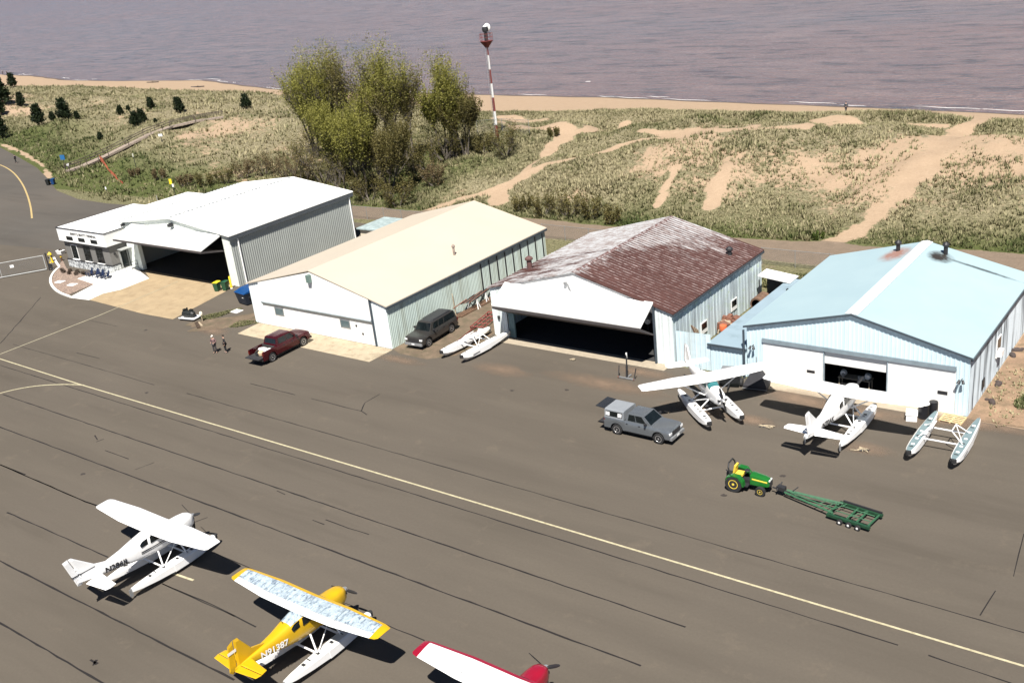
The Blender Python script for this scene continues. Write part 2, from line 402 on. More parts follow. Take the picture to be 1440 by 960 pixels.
sw = noi(1, 5, .6, mapp((.05, .22, 1), R_(-8)))
c1 = mixc(rng(n3, .35, .65), (.165, .100, .092), (.130, .104, .112)); c1 = mixc(rng(sw, .38, .62, 0, .9), c1, (.19, .125, .115))
rp = noi(1, 4, .7, mapp((.07, .22, 1), R_(-6))); c1 = mixc(rng(rp, .50, .64, 0, .75), c1, (.05, .038, .042)); rp2 = noi(1, 3, .6, mapp((.03, .09, 1), R_(-9))); c1 = mixc(rng(rp2, .52, .68, 0, .5), c1, (.24, .165, .15)); L.new(c1, b.inputs['Base Color']); b.inputs['Roughness'].default_value = .18; b.inputs['IOR'].default_value = 1.33  # light and dark faces of the ripples painted into the water colour
ad = nod('ShaderNodeMath', operation='ADD'); L.new(n1, ad.inputs[0])
mu = nod('ShaderNodeMath', operation='MULTIPLY'); L.new(n2, mu.inputs[0]); mu.inputs[1].default_value = .45; L.new(mu.outputs[0], ad.inputs[1])
bp = nod('ShaderNodeBump'); bp.inputs['Strength'].default_value = 1.0; bp.inputs['Distance'].default_value = 2.2; L.new(ad.outputs[0], bp.inputs['Height']); L.new(bp.outputs[0], b.inputs['Normal'])
me.materials.append(wm); o = bpy.data.objects.new('lake_water', me); COL.objects.link(o); tag(o, kind='structure')
# foam along the water's edge
mb = MB(); r = random.Random(3)
x = -440.
while x < -20:
    ln = r.uniform(2, 14); y0 = float(yS(x))+r.uniform(.2, 2.8)
    if r.random() < .45:
        n = 6; top = []; bot = []
        for k in range(n+1):
            xx = x+ln*k/n; yy = float(yS(xx))+(y0-float(yS(x)))+.25*math.sin(k*1.7); wd = .13*math.sin(math.pi*k/n)+.02
            top.append((xx, yy+wd, -1.985)); bot.append((xx, yy-wd, -1.985))
        mb.add(top+bot, [(k, n+1+k, n+2+k, k+1) for k in range(n)])
    x += ln*.8
for px, py in ((826, 115), (32, 104), (170, 128)):
    gx, gy = G(px, py, -2); mb.add([(gx-.8, gy, -1.985), (gx+.9, gy-.1, -1.985), (gx+.6, gy+.4, -1.985), (gx-.4, gy+.35, -1.985)], [(0, 1, 2, 3)])
tag(mb.build('shore_foam', M('foam', (.75, .75, .73), .8)), 'broken white foam along the edge of the lake', 'foam', kind='stuff')
# wet sand darker band is part of the beach sheet
mb = MB(); xx = np.arange(-450, 30, 3.0)
top = [(x, float(yS(x))+1.5, H1(x, float(yS(x))+1.5)+.02) for x in xx]; mid = [(x, float(yS(x))-1.6+.5*math.sin(x*.4), H1(x, float(yS(x))-1.6+.5*math.sin(x*.4))+.03) for x in xx]
n = len(xx); mb.add(top+mid, [(k, k+1, n+k+1, n+k) for k in range(n-1)]); struct(mb, 'wet_sand', M('wet_sand', (.12, .085, .06), .5, vary=.15, scale=.5))

# ------------------------------------------------------------------ paved ground
def sheet(name, poly, z, mat, thick=0.):
    mb = MB(); n = len(poly)
    if thick: mb.prism(poly, z-thick, z)
    else: mb.add([(x, y, z) for x, y in poly], [tuple(range(n))])
    return struct(mb, name, mat)
def asphalt(name, c, c2, crackle=0):
    mt = bpy.data.materials.new(name); mt.use_nodes = True
    global N, L, tc
    N = mt.node_tree.nodes; L = mt.node_tree.links; b = N['Principled BSDF']; b.inputs['Roughness'].default_value = .9; b.inputs['Specular IOR Level'].default_value = .15
    tc = nod('ShaderNodeTexCoord')
    a = noi(.05, 4, .55); d = noi(1, 4, .6, mapp((.05, .35, 1))); f = noi(6, 5, .8); s = noi(.45, 6, .7)
    col = mixc(rng(a, .3, .7), c, c2); col = mixc(rng(d, .48, .70, 0, .6), col, tuple(x*1.28 for x in c)); col = mixc(rng(d, .45, .28, 0, .6), col, tuple(x*.82 for x in c))
    col = mixc(rng(s, .58, .70, 0, .5), col, (c[0]*1.45, c[1]*1.4, c[2]*1.35)); col = mixc(rng(f, .3, .7, .0, .30), col, tuple(x*.7 for x in c))
    L.new(col, b.inputs['Base Color'])
    bp = nod('ShaderNodeBump'); bp.inputs['Strength'].default_value = .25; bp.inputs['Distance'].default_value = .02; L.new(f, bp.inputs['Height']); L.new(bp.outputs[0], b.inputs['Normal'])
    return mt
tarmac = asphalt('tarmac', (.092, .079, .063), (.106, .091, .074))
roadm = asphalt('road_asphalt', (.082, .075, .066), (.105, .092, .078))
sheet('apron', [(-900, -400), (300, -400), (300, 66.9), (-15, 66.9), (-15.5, 67.2), (-56.6, 67.4), (-56.8, 64.0), (-63.2, 61.2), (-82.0, 62.5), (-84.2, 64.6), (-84.6, 92.6), (-113.8, 92.6), (-114.5, 94.0)] + [p for p in ROAD_EDGE[::-1]] + [(-900, 165)], 0.0, tarmac)
sheet('road', [G(0, 207.5)] + [(x, y-.1) for x, y in ROAD_EDGE[2:]] + [(-116, 90), (-116, 80), (-128, 79), (-131, 70), (-200, 63), (-420, 120), (-380, 150), G(-90, 187)], .004, roadm)
# tan concrete and white walk before the terminal hangar
tanc = M('tan_concrete', (.33, .25, .15), .9, vary=.10, scale=.6, col2=(.26, .19, .11), amt=.40, soft=.2, fine=.10)
walk = M('pale_concrete', (.70, .69, .65), .85, vary=.05, scale=1, fine=.05)
P = [G(*p) for p in [(123, 422), (208, 439), (243, 449), (321, 405), (333, 404), (205, 378), (196, 382), (180, 393), (160, 407), (140, 412)]]
sheet('tan_concrete_apron', [G(125, 421.5), G(200, 441), G(243, 449), G(330, 403), (-94.2, 68.3), (-111.2, 68.3), G(210, 391), G(170, 407), G(145, 412.5)], .012, tanc)
sheet('pale_walkway', [G(97, 418.5), G(125, 422), G(145, 412.8), G(170, 407.3), G(210, 391.5), G(196, 381), G(188, 377), G(157, 385), G(120, 388), G(108, 392), G(132, 400)], .016, walk)
mb = MB(); a = G(*(118, 460.5)); 
sheet('hangar_concrete_pad', [G(334, 469), G(519, 509), G(552, 492), (-63.2, 60.9), (-81.9, 60.9), G(362, 455)], .012, M('buff_concrete', (.36, .30, .21), .9, vary=.1, scale=.8, col2=(.26, .21, .14), amt=.4, soft=.2, fine=.1))
sillm = M('pad_concrete', (.33, .28, .21), .9, vary=.1, fine=.1)
sheet('hangar_threshold', [(-56.0, 66.0), (-38.3, 66.1), (-38.3, 67.4), (-56.0, 67.4)], .012, sillm)
sheet('hangar_threshold', [(-31.5, 66.2), (-16.0, 66.4), (-16.0, 67.45), (-31.5, 67.45)], .012, sillm)
# blown sand and dirt
dirt = M('trodden_dirt', (.145, .105, .07), .95, vary=.25, scale=.7, col2=(.09, .075, .045), amt=.45, soft=.25, fine=.15)
def blob(name, cx, cy, rx, ry, z, mat, seed, rz=0):
    r = random.Random(seed); ph = [r.uniform(0, 6.28) for _ in range(4)]; pts = []
    for k in range(36):
        t = 2*math.pi*k/36; q = 1+.16*math.sin(2*t+ph[0])+.12*math.sin(3*t+ph[1])+.08*math.sin(5*t+ph[2])+.05*math.sin(9*t+ph[3])
        x, y = rx*q*math.cos(t), ry*q*math.sin(t); pts.append((cx+x*math.cos(rz)-y*math.sin(rz), cy+x*math.sin(rz)+y*math.cos(rz)))
    return sheet(name, pts, z, mat)
sheet('dirt_yard', [(-63.1, 61.0), G(562, 497), G(600, 505), G(640, 500), G(690, 480), (-56.4, 66.5), (-56.3, 92), (-63.1, 92)], .006, dirt)
sheet('dirt_verge', [(-15.7, 67.0), (-15.6, 92.8), (40, 92.8), (40, 68.5), (0, 67.6)], .006, M('sandy_dirt', (.25, .165, .105), .95, vary=.2, scale=.6, col2=(.15, .11, .065), amt=.42, soft=.25, fine=.2))
sm = bpy.data.materials.new('blown_sand'); sm.use_nodes = True
N = sm.node_tree.nodes; L = sm.node_tree.links; b = N['Principled BSDF']; tc = nod('ShaderNodeTexCoord'); b.inputs['Roughness'].default_value = .95
b.inputs['Base Color'].default_value = (.23, .16, .11, 1)
gd = nod('ShaderNodeTexGradient', gradient_type='SPHERICAL'); L.new(tc.outputs['Generated'], gd.inputs[0])
mpn = nod('ShaderNodeMapping'); L.new(tc.outputs['Generated'], mpn.inputs[0]); mpn.inputs['Location'].default_value = (-1, -1, 0); mpn.inputs['Scale'].default_value = (2, 2, 0); L.new(mpn.outputs[0], gd.inputs[0])
nn = noi(.9, 6, .7); mu = nod('ShaderNodeMath', operation='MULTIPLY'); L.new(gd.outputs['Fac'], mu.inputs[0]); L.new(nn, mu.inputs[1]); L.new(rng(mu.outputs[0], .10, .50, 0, .6), b.inputs['Alpha'])
k = 0
for px, py, rx, ry in [(1210, 578, 7.5, 1.6), (1120, 560, 4, 1.8), (905, 525, 3.2, 1.3), (1330, 592, 4, 1.0), (975, 575, 3.2, .9), (1220, 630, 3, 1.0), (440, 455, 0.1, .1), (300, 465, 2.6, 1.5), (700, 520, 4, 1.5), (1050, 590, 3, 1), (560, 506, 4, .9), (850, 540, 7, 1.6), (1400, 600, 5, 1.2)]:
    k += 1; gx, gy = G(px, py); blob('blown_sand', gx, gy, rx, ry, .020+.001*k, sm, k)
gx, gy = G(330, 452); blob('dirt_patch', gx, gy, 3.6, 1.7, .018, dirt, 40, R_(65))
gx, gy = G(300, 452); blob('dirt_patch', gx, gy, 2.6, 1.0, .016, dirt, 41, R_(50))
# painted lines
lp = M('line_paint', (.42, .38, .25), .7, vary=.15, scale=3, col2=(.27, .22, .13), amt=.38, soft=.3)
def smooth_line(pts, n=3):
    for _ in range(n):
        q = [pts[0]]
        for a, c in zip(pts[:-1], pts[1:]): q += [(a[0]*.75+c[0]*.25, a[1]*.75+c[1]*.25), (a[0]*.25+c[0]*.75, a[1]*.25+c[1]*.75)]
        pts = q+[pts[-1]]
    return pts
def stripe(mb, pts, wd, z):
    n = len(pts); Lf = []; Rt = []
    for i, (x, y) in enumerate(pts):
        a = pts[max(0, i-1)]; c = pts[min(n-1, i+1)]; dx, dy = c[0]-a[0], c[1]-a[1]; l = math.hypot(dx, dy); nx, ny = -dy/l, dx/l
        ww = wd[i] if isinstance(wd, list) else wd
        Lf.append((x+nx*ww/2, y+ny*ww/2, z)); Rt.append((x-nx*ww/2, y-ny*ww/2, z))
    mb.add(Lf+Rt, [(i, i+1, n+i+1, n+i) for i in range(n-1)])
mb = MB(); stripe(mb, [G(-300, 409), G(0, 504.5), G(113, 540.5), G(1440, 936), G(1700, 1010)], .145, .010); struct(mb, 'taxi_line', lp)
mb = MB(); stripe(mb, [G(-60, 518), G(0, 498), G(139, 443.7), G(166, 432.3)], .15, .011); stripe(mb, [G(160, 435), G(250, 395.8)], .12, .024); struct(mb, 'hangar_lead_line', M('worn_line_paint', (.32, .29, .2), .8, vary=.15))
mb = MB(); stripe(mb, smooth_line([G(-60, 571), G(0, 552.5), G(30, 545.5), G(55, 542), G(80, 540.5), G(105, 540.5), G(118, 541.5)]), .17, .0125); struct(mb, 'taxi_line', lp)
mb = MB(); stripe(mb, smooth_line([G(-60, 214), G(0, 231), G(18, 241), G(31, 257), G(39, 275), G(43.5, 292), G(45, 307)]), .27, .012); struct(mb, 'road_line', M('road_yellow', (.40, .30, .13), .7, vary=.15, scale=3))
mb = MB(); stripe(mb, [G(227, 801), G(250, 808), G(272, 815.5)], .16, .010); struct(mb, 'parking_mark', lp)
# crack sealing
r = random.Random(8); mb = MB()
def crack(pts, wd=.055, wob=.022, z=.004):
    P = [G(*p) for p in pts]; out = []; ws = []; wd *= 1.75
    if len(P) > 3 and abs(P[-1][0]-P[0][0]) > 20:
        q_ = np.polyfit([p[0] for p in P], [p[1] for p in P], 1); P = [(x_, np.polyval(q_, x_)+.02*(y_-np.polyval(q_, x_))) for x_, y_ in P]
    for a, c in zip(P[:-1], P[1:]):
        l = math.hypot(c[0]-a[0], c[1]-a[1]); n = max(2, int(l/.9))
        for k in range(n):
            t = k/n; out.append((a[0]+(c[0]-a[0])*t+r.uniform(-wob, wob)*.4, a[1]+(c[1]-a[1])*t+r.uniform(-wob, wob)))
            ws.append(wd*r.uniform(.55, 1.25))
    out.append(P[-1]); ws.append(wd); stripe(mb, out, ws, z)
crack([(0, 513.5), (80, 539), (240, 588), (480, 661), (720, 737), (960, 812), (1262, 908)], .05)
crack([(1305, 921), (1440, 966)], .05)
crack([(5, 554), (140, 602), (240, 636), (365, 677), (480, 716), (600, 756), (720, 798), (873, 852), (900, 860), (965, 880)], .06)
crack([(-30, 590), (0, 600), (240, 690), (440, 762), (540, 801), (640, 839), (720, 867), (900, 937)], .065)
crack([(0, 653), (120, 705), (139, 711)], .06); crack([(0, 653), (120, 705), (200, 735)], .05); crack([(300, 776), (420, 828), (597, 900)], .05); crack([(228, 820), (330, 866)], .05); crack([(140, 712), (200, 735)], .06); crack([(0, 653), (36, 667)], .06)
crack([(10, 720), (60, 742), (152, 783)], .06); crack([(228, 820), (300, 850), (360, 881)], .055)
crack([(-10, 782), (60, 820), (130, 855), (240, 910), (330, 955)], .07)
crack([(-10, 870), (40, 898), (110, 940), (160, 968)], .07)
crack([(262, 553), (320, 570), (480, 613), (720, 683), (960, 752), (1200, 820), (1440, 890)], .045)
crack([(352, 539), (415, 555)], .045); crack([(438, 560), (508, 578), (516, 583)], .045, .03); crack([(508, 578), (513, 566), (534, 554)], .045)
crack([(18, 484), (110, 510), (217, 541)], .04); crack([(108, 496), (140, 504)], .035)
crack([(148, 633), (181, 645)], .05); crack([(133, 612), (137, 618)], .05, .02); crack([(135, 621), (146, 617)], .05, .02); crack([(190, 660), (217, 650)], .04, .03)
crack([(439, 731), (456, 737)], .05, .03); crack([(458, 730), (490, 742), (519, 751)], .045); crack([(389, 690), (401, 695)], .04, .03)
crack([(273, 734), (292, 727)], .04, .02); crack([(1425, 810), (1440, 750)], .03); crack([(1378, 865), (1400, 830)], .03)
crack([(57, 418), (28, 452), (0, 483)], .05, .05); crack([(125, 450), (165, 459)], .03)
crack([(127, 927), (137, 933)], .12, .02); crack([(131, 935), (136, 927)], .10, .02)
struct(mb, 'crack_sealant', M('crack_tar', (.010, .008, .007), .8))
mb = MB()
for px, py in [(117, 666), (720, 549), (797, 548), (1018, 696), (1101, 669), (206, 552), (205, 464), (290, 466)]:
    gx, gy = G(px, py); n = 9; mb.add([(gx+.22*math.cos(2*math.pi*k/n)*r.uniform(.6, 1.2), gy+.2*math.sin(2*math.pi*k/n)*r.uniform(.5, 1.2), .005) for k in range(n)], [tuple(range(n))])
struct(mb, 'oil_stain', M('oil', (.04, .033, .028), .7))
# ------------------------------------------------------------------ hangars
def corr(mb, p0, p1, zt, z0=0., pitch=.3, dep=.035, out=(0, -1), mi=0):
    "ribbed metal skin from p0 to p1 (x,y); zt(s) gives the top"
    p0 = Vector(p0); p1 = Vector(p1); Ln = (p1-p0).length; d = (p1-p0)/Ln; o = Vector(out)
    s = 0.; pts = []
    while s < Ln:
        for a, q in ((0, 0), (.62, 0), (.70, 1), (.92, 1)):
            ss = s+a*pitch
            if ss < Ln: pts.append((ss, q*dep))
        s += pitch
    pts.append((Ln, 0)); zf = z0 if callable(z0) else (lambda s: z0)
    lo = []; hi = []
    for ss, q in pts:
        p = p0+d*ss+o*q; lo.append((p.x, p.y, zf(ss))); hi.append((p.x, p.y, zt(ss)))
    n = len(pts); mb.add(lo+hi, [(k, k+1, n+k+1, n+k) for k in range(n-1)], mi)
    # inner lining
    a = p0-o*.12; c = p1-o*.12
    mb.add([(a.x, a.y, zf(0)), (c.x, c.y, zf(Ln)), (c.x, c.y, zt(Ln)-.02), (a.x, a.y, zt(0)-.02)], [(0, 1, 2, 3)], mi)
def gable_roof(mb, x0, x1, y0, y1, ze, zr, xr, ov=.2, rib=.6, ribh=.03, th=.10, mi=0, ribmi=0):
    for a, b_ in ((x0-ov, xr), (x1+ov, xr)):
        s = (zr-ze)/(abs(xr-(x0 if a < xr else x1))); za = ze-s*ov
        mb.loft([[(a, y, za), (b_, y, zr), (b_, y, zr-th), (a, y, za-th)] for y in (y0-ov, y1+ov)], mi)
        if rib:
            n = int((y1-y0+2*ov)/rib)
            for k in range(n+1):
                y = y0-ov+(y1-y0+2*ov)*k/n
                y = min(max(y, y0-ov+.03), y1+ov-.03)
                mb.loft([[(xx, y-.035, zz+.002), (xx, y-.015, zz+ribh), (xx, y+.015, zz+ribh), (xx, y+.035, zz+.002)] for xx, zz in ((a, za), (b_, zr))], ribmi)
interior = M('hangar_interior', (.03, .03, .03), .9)  # shade of the open bays put into this near-black colour
darkgap = M('dark_trim', (.045, .06, .075), .6)
def stack(mb, x, y, z, h=.9, r=.22, mi=0):
    mb.tube((x, y, z-.3), (x, y, z+h), r, r, 12, mi); mb.lathe([(r*1.1, 0), (r*1.55, .05), (r*1.55, .2), (r*.6, .36), (.02, .38)], (x, y, z+h), 'z', 12, mi)
def bifold(root, x0, x1, yb, zt, zf, yf, zl, mat, gable=None, pn='hangar_door', lowbeam=.22):
    "half-open two-leaf door: upper leaf (x0,yb,zt)->(yf,zf), lower leaf back to (yb, zl)"
    mb = MB(); t = .10
    up = [(yb, zt), (yf, zf), (yf+.02, zf-t), (yb, zt-t*1.6)]
    mb.loft([[(x, a, c) for a, c in up] for x in (x0, x1)])
    o = part(mb, pn, mat, root)
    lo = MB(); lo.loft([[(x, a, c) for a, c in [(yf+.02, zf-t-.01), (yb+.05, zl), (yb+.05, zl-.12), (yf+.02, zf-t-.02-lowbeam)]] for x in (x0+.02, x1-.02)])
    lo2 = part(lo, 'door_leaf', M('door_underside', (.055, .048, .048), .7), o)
    return o
def lit_window(mb, x0, x1, y, z0, z1, fr=.06): pass

# --- hangar with folding canopy door beside the terminal
x0, y0, x1, y1 = -113.4, 68.2, -93.0, 86.9
WX, WY, ze, zr = x1-x0, y1-y0, 6.0, 7.25; xr = WX*.5+.1
h1 = thing('hangar', 'large white-roofed hangar with grey ribbed side and dark open bay, joined to the terminal', 'hangar', (x0, y0, 0))
side = M('grey_ribbed_steel', (.33, .35, .33), .5, vary=.05, scale=.5)
ztop = lambda s: ze+(zr-ze)*(1-abs(s-xr)/(xr if s < xr else WX-xr))-.1
mb = MB(); corr(mb, (WX, 0), (WX, WY), lambda s: ze-.1, out=(1, 0), pitch=.30, dep=.05); corr(mb, (0, 0), (0, WY), lambda s: ze-.1, out=(-1, 0)); corr(mb, (0, WY), (WX, WY), ztop, out=(0, 1))
part(mb, 'wall', side, h1)
mb = MB(); ow0, ow1, oz = 2.3, WX-1.35, 4.45
hz_ = 5.72
corr(mb, (0, 0), (ow0, 0), ztop, out=(0, -1)); corr(mb, (ow1, 0), (WX, 0), lambda s: ztop(s+ow1), out=(0, -1)); corr(mb, (ow0, 0), (ow1, 0), lambda s: ztop(s+ow0), z0=hz_, out=(0, -1))
mb.bb(ow0-.12, ow0, -.02, .5, 0, hz_); mb.bb(ow1, ow1+.12, -.02, .5, 0, hz_)
part(mb, 'gable_wall', M('pale_green_white_steel', (.66, .70, .65), .5, vary=.05), h1)
mb = MB(); gable_roof(mb, 0, WX, 0, WY, ze, zr, xr, ov=.35, rib=.6, ribh=.025)
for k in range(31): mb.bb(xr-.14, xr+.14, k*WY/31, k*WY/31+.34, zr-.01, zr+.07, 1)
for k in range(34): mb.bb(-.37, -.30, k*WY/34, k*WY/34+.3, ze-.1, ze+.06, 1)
part(mb, 'roof', [M('white_steel_roof', (.82, .82, .79), .5, vary=.03), M('roof_clip_grey', (.22, .24, .25), .6)], h1)  # second slot: grey clips along the ridge and left eave
mb = MB(); mb.bb(WX+.06, WX+.32, -.3, WY+.3, ze-.62, ze-.14); part(mb, 'eave_band', M('charcoal_band', (.07, .08, .09), .5), h1)  # charcoal band along the right-hand eave
mb = MB(); mb.tube((WX+.14, .95, 0), (WX+.14, .95, ze-.6), .09, .09, 8); part(mb, 'downspout', white, h1)
mb = MB(); mb.tube((WX+.14, WY-.3, 0), (WX+.14, WY-.3, ze-.6), .09, .09, 8); part(mb, 'downspout', white, h1)
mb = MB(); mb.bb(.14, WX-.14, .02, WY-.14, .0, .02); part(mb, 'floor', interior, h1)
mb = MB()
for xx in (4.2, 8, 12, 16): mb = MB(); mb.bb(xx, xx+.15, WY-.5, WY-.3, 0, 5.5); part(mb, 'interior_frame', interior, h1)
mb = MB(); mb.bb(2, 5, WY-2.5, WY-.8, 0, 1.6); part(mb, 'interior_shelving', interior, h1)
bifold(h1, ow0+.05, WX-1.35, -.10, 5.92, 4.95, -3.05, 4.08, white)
mb = MB(); mb.box((xr+.2, -.35, ztop(xr)-.75), (.5, .5, .3)); mb.tube((xr+.2, 0, ztop(xr)-.6), (xr+.2, -.5, ztop(xr)-.5), .05); part(mb, 'floodlight', dark, h1)
mb = MB(); mb.box((.6, -.25, ze-.35), (.35, .4, .25)); part(mb, 'floodlight', dark, h1)
mb = MB(); mb.tube((-0.6, 6, ze-.4), (-0.6, 6, ze+1.6), .02); part(mb, 'aerial', alu, h1)

# --- terminal
tx0, ty0, tx1, ty1 = -123.3, 65.8, -113.55, 76.8; W, D = tx1-tx0, ty1-ty0
tm = thing('terminal_building', 'small grey terminal with white parapet band, black lettering and a stone base', 'building', (tx0, ty0, 0))
gw = M('grey_wall_panel', (.155, .15, .14), .8, vary=.06); stone = M('stone_veneer', (.52, .54, .54), .9, vary=.25, scale=2.2, col2=(.16, .17, .18), amt=.48, soft=.04)
mb = MB(); mb.bb(0, W, 0, D, .0, 3.5); part(mb, 'wall', gw, tm)
mb = MB(); mb.bb(-.08, W+.08, -.10, .05, 0, 1.0); mb.bb(W-.05, W+.10, -.08, 1.0, 0, 1.0); part(mb, 'stone_base', stone, tm)
mb = MB(); mb.bb(-.12, W+.14, -.15, 1.1, 1.0, 1.09); part(mb, 'sill_course', dark, tm)
pb = M('parapet_white', (.80, .80, .78), .5, vary=.03)
mb = MB(); mb.bb(-.35, W+.25, -.35, D, 3.5, 5.15); part(mb, 'parapet', pb, tm)
mb = MB(); mb.bb(-.42, W+.32, -.42, -.30, 5.15, 5.23); mb.bb(W+.20, W+.32, -.30, D, 5.15, 5.23); mb.bb(-.42, -.30, -.30, D, 5.15, 5.23); mb.bb(-.38, W+.28, -.38, -.28, 3.42, 3.50); mb.bb(W+.18, W+.28, -.28, 4, 3.42, 3.50); part(mb, 'coping', dark, tm)
mb = MB(); mb.bb(-.28, W+.18, -.28, D-.05, 5.15, 5.20); part(mb, 'roof', M('membrane_roof', (.80, .80, .78), .6, vary=.03), tm)
mb = MB(); mb.bb(2, W, D, D+7, 0, 5.1); part(mb, 'rear_wing', pb, tm)
for k, (a, c) in enumerate(((1.5, 2.9), (4.15, 5.55), (6.85, 8.25))):
    mb = MB(); mb.bb(a, c, -.375, -.35, 3.75, 4.22); part(mb, 'louvre_window', glass, tm)
for k, (a, c) in enumerate(((1.45, 2.65), (4.2, 5.5), (6.9, 8.2))):
    mb = MB(); mb.bb(a-.08, c+.08, -.06, -.004, 1.17, 3.05); f = part(mb, 'window_frame', dark if k else white, tm)
    mb = MB(); mb.bb(a, c, -.075, -.061, 1.25, 2.97); part(mb, 'glass', glass, f)
    mb = MB()
    for zz in (1.68, 2.1, 2.54): mb.bb(a, c, -.09, -.076, zz, zz+.03)
    mb.bb((a+c)/2-.02, (a+c)/2+.02, -.092, -.078, 1.25, 2.97); part(mb, 'muntin', dark, f)
    mb = MB(); mb.bb(a-.12, c+.12, -.22, -.005, 1.10, 1.165); part(mb, 'sill', white, f)
mb = MB(); mb.bb(W+.25, W+.275, 1.2, 2.1, 3.8, 4.2); part(mb, 'louvre_window', glass, tm)
mb = MB(); mb.bb(W+.001, W+.09, 1.15, 2.35, .3, 2.62); d = part(mb, 'door', M('door_frame_grey', (.30, .31, .30), .6), tm)
mb = MB(); mb.bb(W+.092, W+.11, 1.33, 2.17, .42, 2.45); part(mb, 'glass', glass, d)
mb = MB(); mb.bb(W+.02, W+1.1, 1.0, 2.38, 2.75, 2.83); part(mb, 'door_hood', M('door_frame_grey', (.30, .31, .30), .6), tm)
mb = MB(); mb.bb(W+.01, W+.18, 0.5, 0.7, 2.3, 2.55); part(mb, 'wall_lamp', dark, tm)
mb = MB(); mb.bb(W+.12, W+2.0, -.9, 2.35, 0, .16); mb.bb(W+.12, W+1.7, -.5, 2.35, .16, .32); part(mb, 'entrance_step', walk, tm)
mb = MB()
for yy in (.6, 1.4, 2.3): mb.tube((W+1.65, yy, .32), (W+1.65, yy, 1.2), .025)
mb.tube((W+1.65, .6, 1.2), (W+1.65, 2.3, 1.2), .025); mb.tube((W+1.65, .6, .8), (W+1.65, 2.3, .8), .02); part(mb, 'handrail', dark, tm)
text('BARRY E. BEATTY TERMINAL', .40, M('sign_black', (.01, .01, .01), .5), tm, frame_mtx((2.6, -.358, 4.48), (1, 0, 0), (0, 0, 1)), 'sign_lettering', .01, sx=1.10)

# --- cream-roofed hangar
x0, y0, x1, y1 = -81.75, 61.0, -63.05, 85.6; WX, WY, ze, zr = x1-x0, y1-y0, 4.2, 6.5; xr = WX*.5+.1
h2 = thing('hangar', 'hangar with a plain cream roof, closed white door and pale green ribbed side', 'hangar', (x0, y0, 0))
ztop = lambda s: ze+(zr-ze)*(1-abs(s-xr)/(xr if s < xr else WX-xr))-.1
green = M('pale_green_steel', (.47, .55, .51), .6, vary=.05, scale=.6, streak=((.30, .33, .27), 2.2, .55), col2=(.30, .20, .12), amt=.24, soft=.1)
mb = MB(); corr(mb, (WX, 0), (WX, WY), lambda s: ze-.1, out=(1, 0), pitch=.22); corr(mb, (0, 0), (0, WY), lambda s: ze-.1, out=(-1, 0)); corr(mb, (0, WY), (WX, WY), ztop, out=(0, 1)); part(mb, 'wall', green, h2)
mb = MB()
for k in range(9): mb.bb(WX+.04, WX+.075, 13.4+k*1.32, 13.55+k*1.32, .9 if k % 3 else .5, ze-.25)
part(mb, 'wall_batten', dark, h2)
wh2 = M('white_steel_wall', (.74, .80, .82), .55, vary=.04, scale=.7, streak=((.45, .52, .52), 2.0, .25))
mb = MB(); corr(mb, (0, 0), (1.7, 0), ztop, out=(0, -1)); part(mb, 'gable_wall', wh2, h2)
mb = MB(); corr(mb, (WX-1.85, 0), (WX, 0), lambda s: ztop(s+WX-1.85), out=(0, -1)); part(mb, 'gable_wall', wh2, h2)
mb = MB(); dx0, dx1 = 1.75, WX-1.95; dm = (ze+zr)/2
mb.loft([[(dx0, y, 2.55), (dx1, y, 2.55), (dx1, y, ztop(dx1)-.06), (xr, y, zr-.22), (dx0, y, ztop(dx0)-.06)] for y in (-.18, .02)]); part(mb, 'door_panel', white, h2)
mb = MB(); mb.bb(dx0, dx1, -.09, .03, .04, 2.38); o = part(mb, 'hangar_door', white, h2)
mb = MB(); mb.loft([[(x, -.30, 2.52), (x, -.185, 2.56), (x, -.05, 2.40), (x, -.09, 2.16), (x, -.30, 2.44)] for x in (dx0, dx1)]); part(mb, 'hinge_hood', M('hood_shade_grey', (.30, .34, .36), .6), h2)  # lip over the hinge, the shade beneath it put into its grey
for a in (3.5, 12.6):
    mb = MB(); mb.bb(a, a+1.1, -.12, -.092, 1.35, 2.0); f = part(mb, 'window', M('window_grey', (.10, .14, .15), .15, spec=.7), h2)
    mb = MB(); mb.bb(a-.10, a+1.2, -.119, -.091, 1.25, 2.10); part(mb, 'frame', grey, f)
for a in (14.6, 15.3):
    mb = MB(); mb.tube((a, -.13, 1.7-(a-14.6)), (a, -.088, 1.7-(a-14.6)), .11, .11, 10); part(mb, 'round_vent', dark, h2)
mb = MB(); mb.bb(WX-1.93, WX-1.80, -.2, -.04, 0, 4.6); part(mb, 'door_track', darkgap, h2)
mb = MB(); gable_roof(mb, 0, WX, 0, WY, ze, zr, xr, ov=.2, rib=0, th=.09)
part(mb, 'roof', M('cream_roof', (.48, .42, .335), .6, vary=.025, scale=.25), h2)
mb = MB(); s_ = (zr-ze)/xr
mb.bb(WX+.05, WX+.24, -.2, WY+.2, ze-.36, ze-.14); part(mb, 'eave_trim', darkgap, h2)
mb = MB(); mb.box((xr+.1, -.32, zr-.75), (.4, .45, .7)); mb.tube((xr+.1, -.1, zr-.3), (xr+.1, -.45, zr-.5), .05); part(mb, 'floodlight', M('lamp_green_grey', (.12, .18, .16), .5), h2)
mb = MB(); stack(mb, WX-2.2, 12.4, 4.75, .75, .11); part(mb, 'flue_pipe', M('rusty_flue', (.25, .2, .17), .7, vary=.4, scale=8), h2)

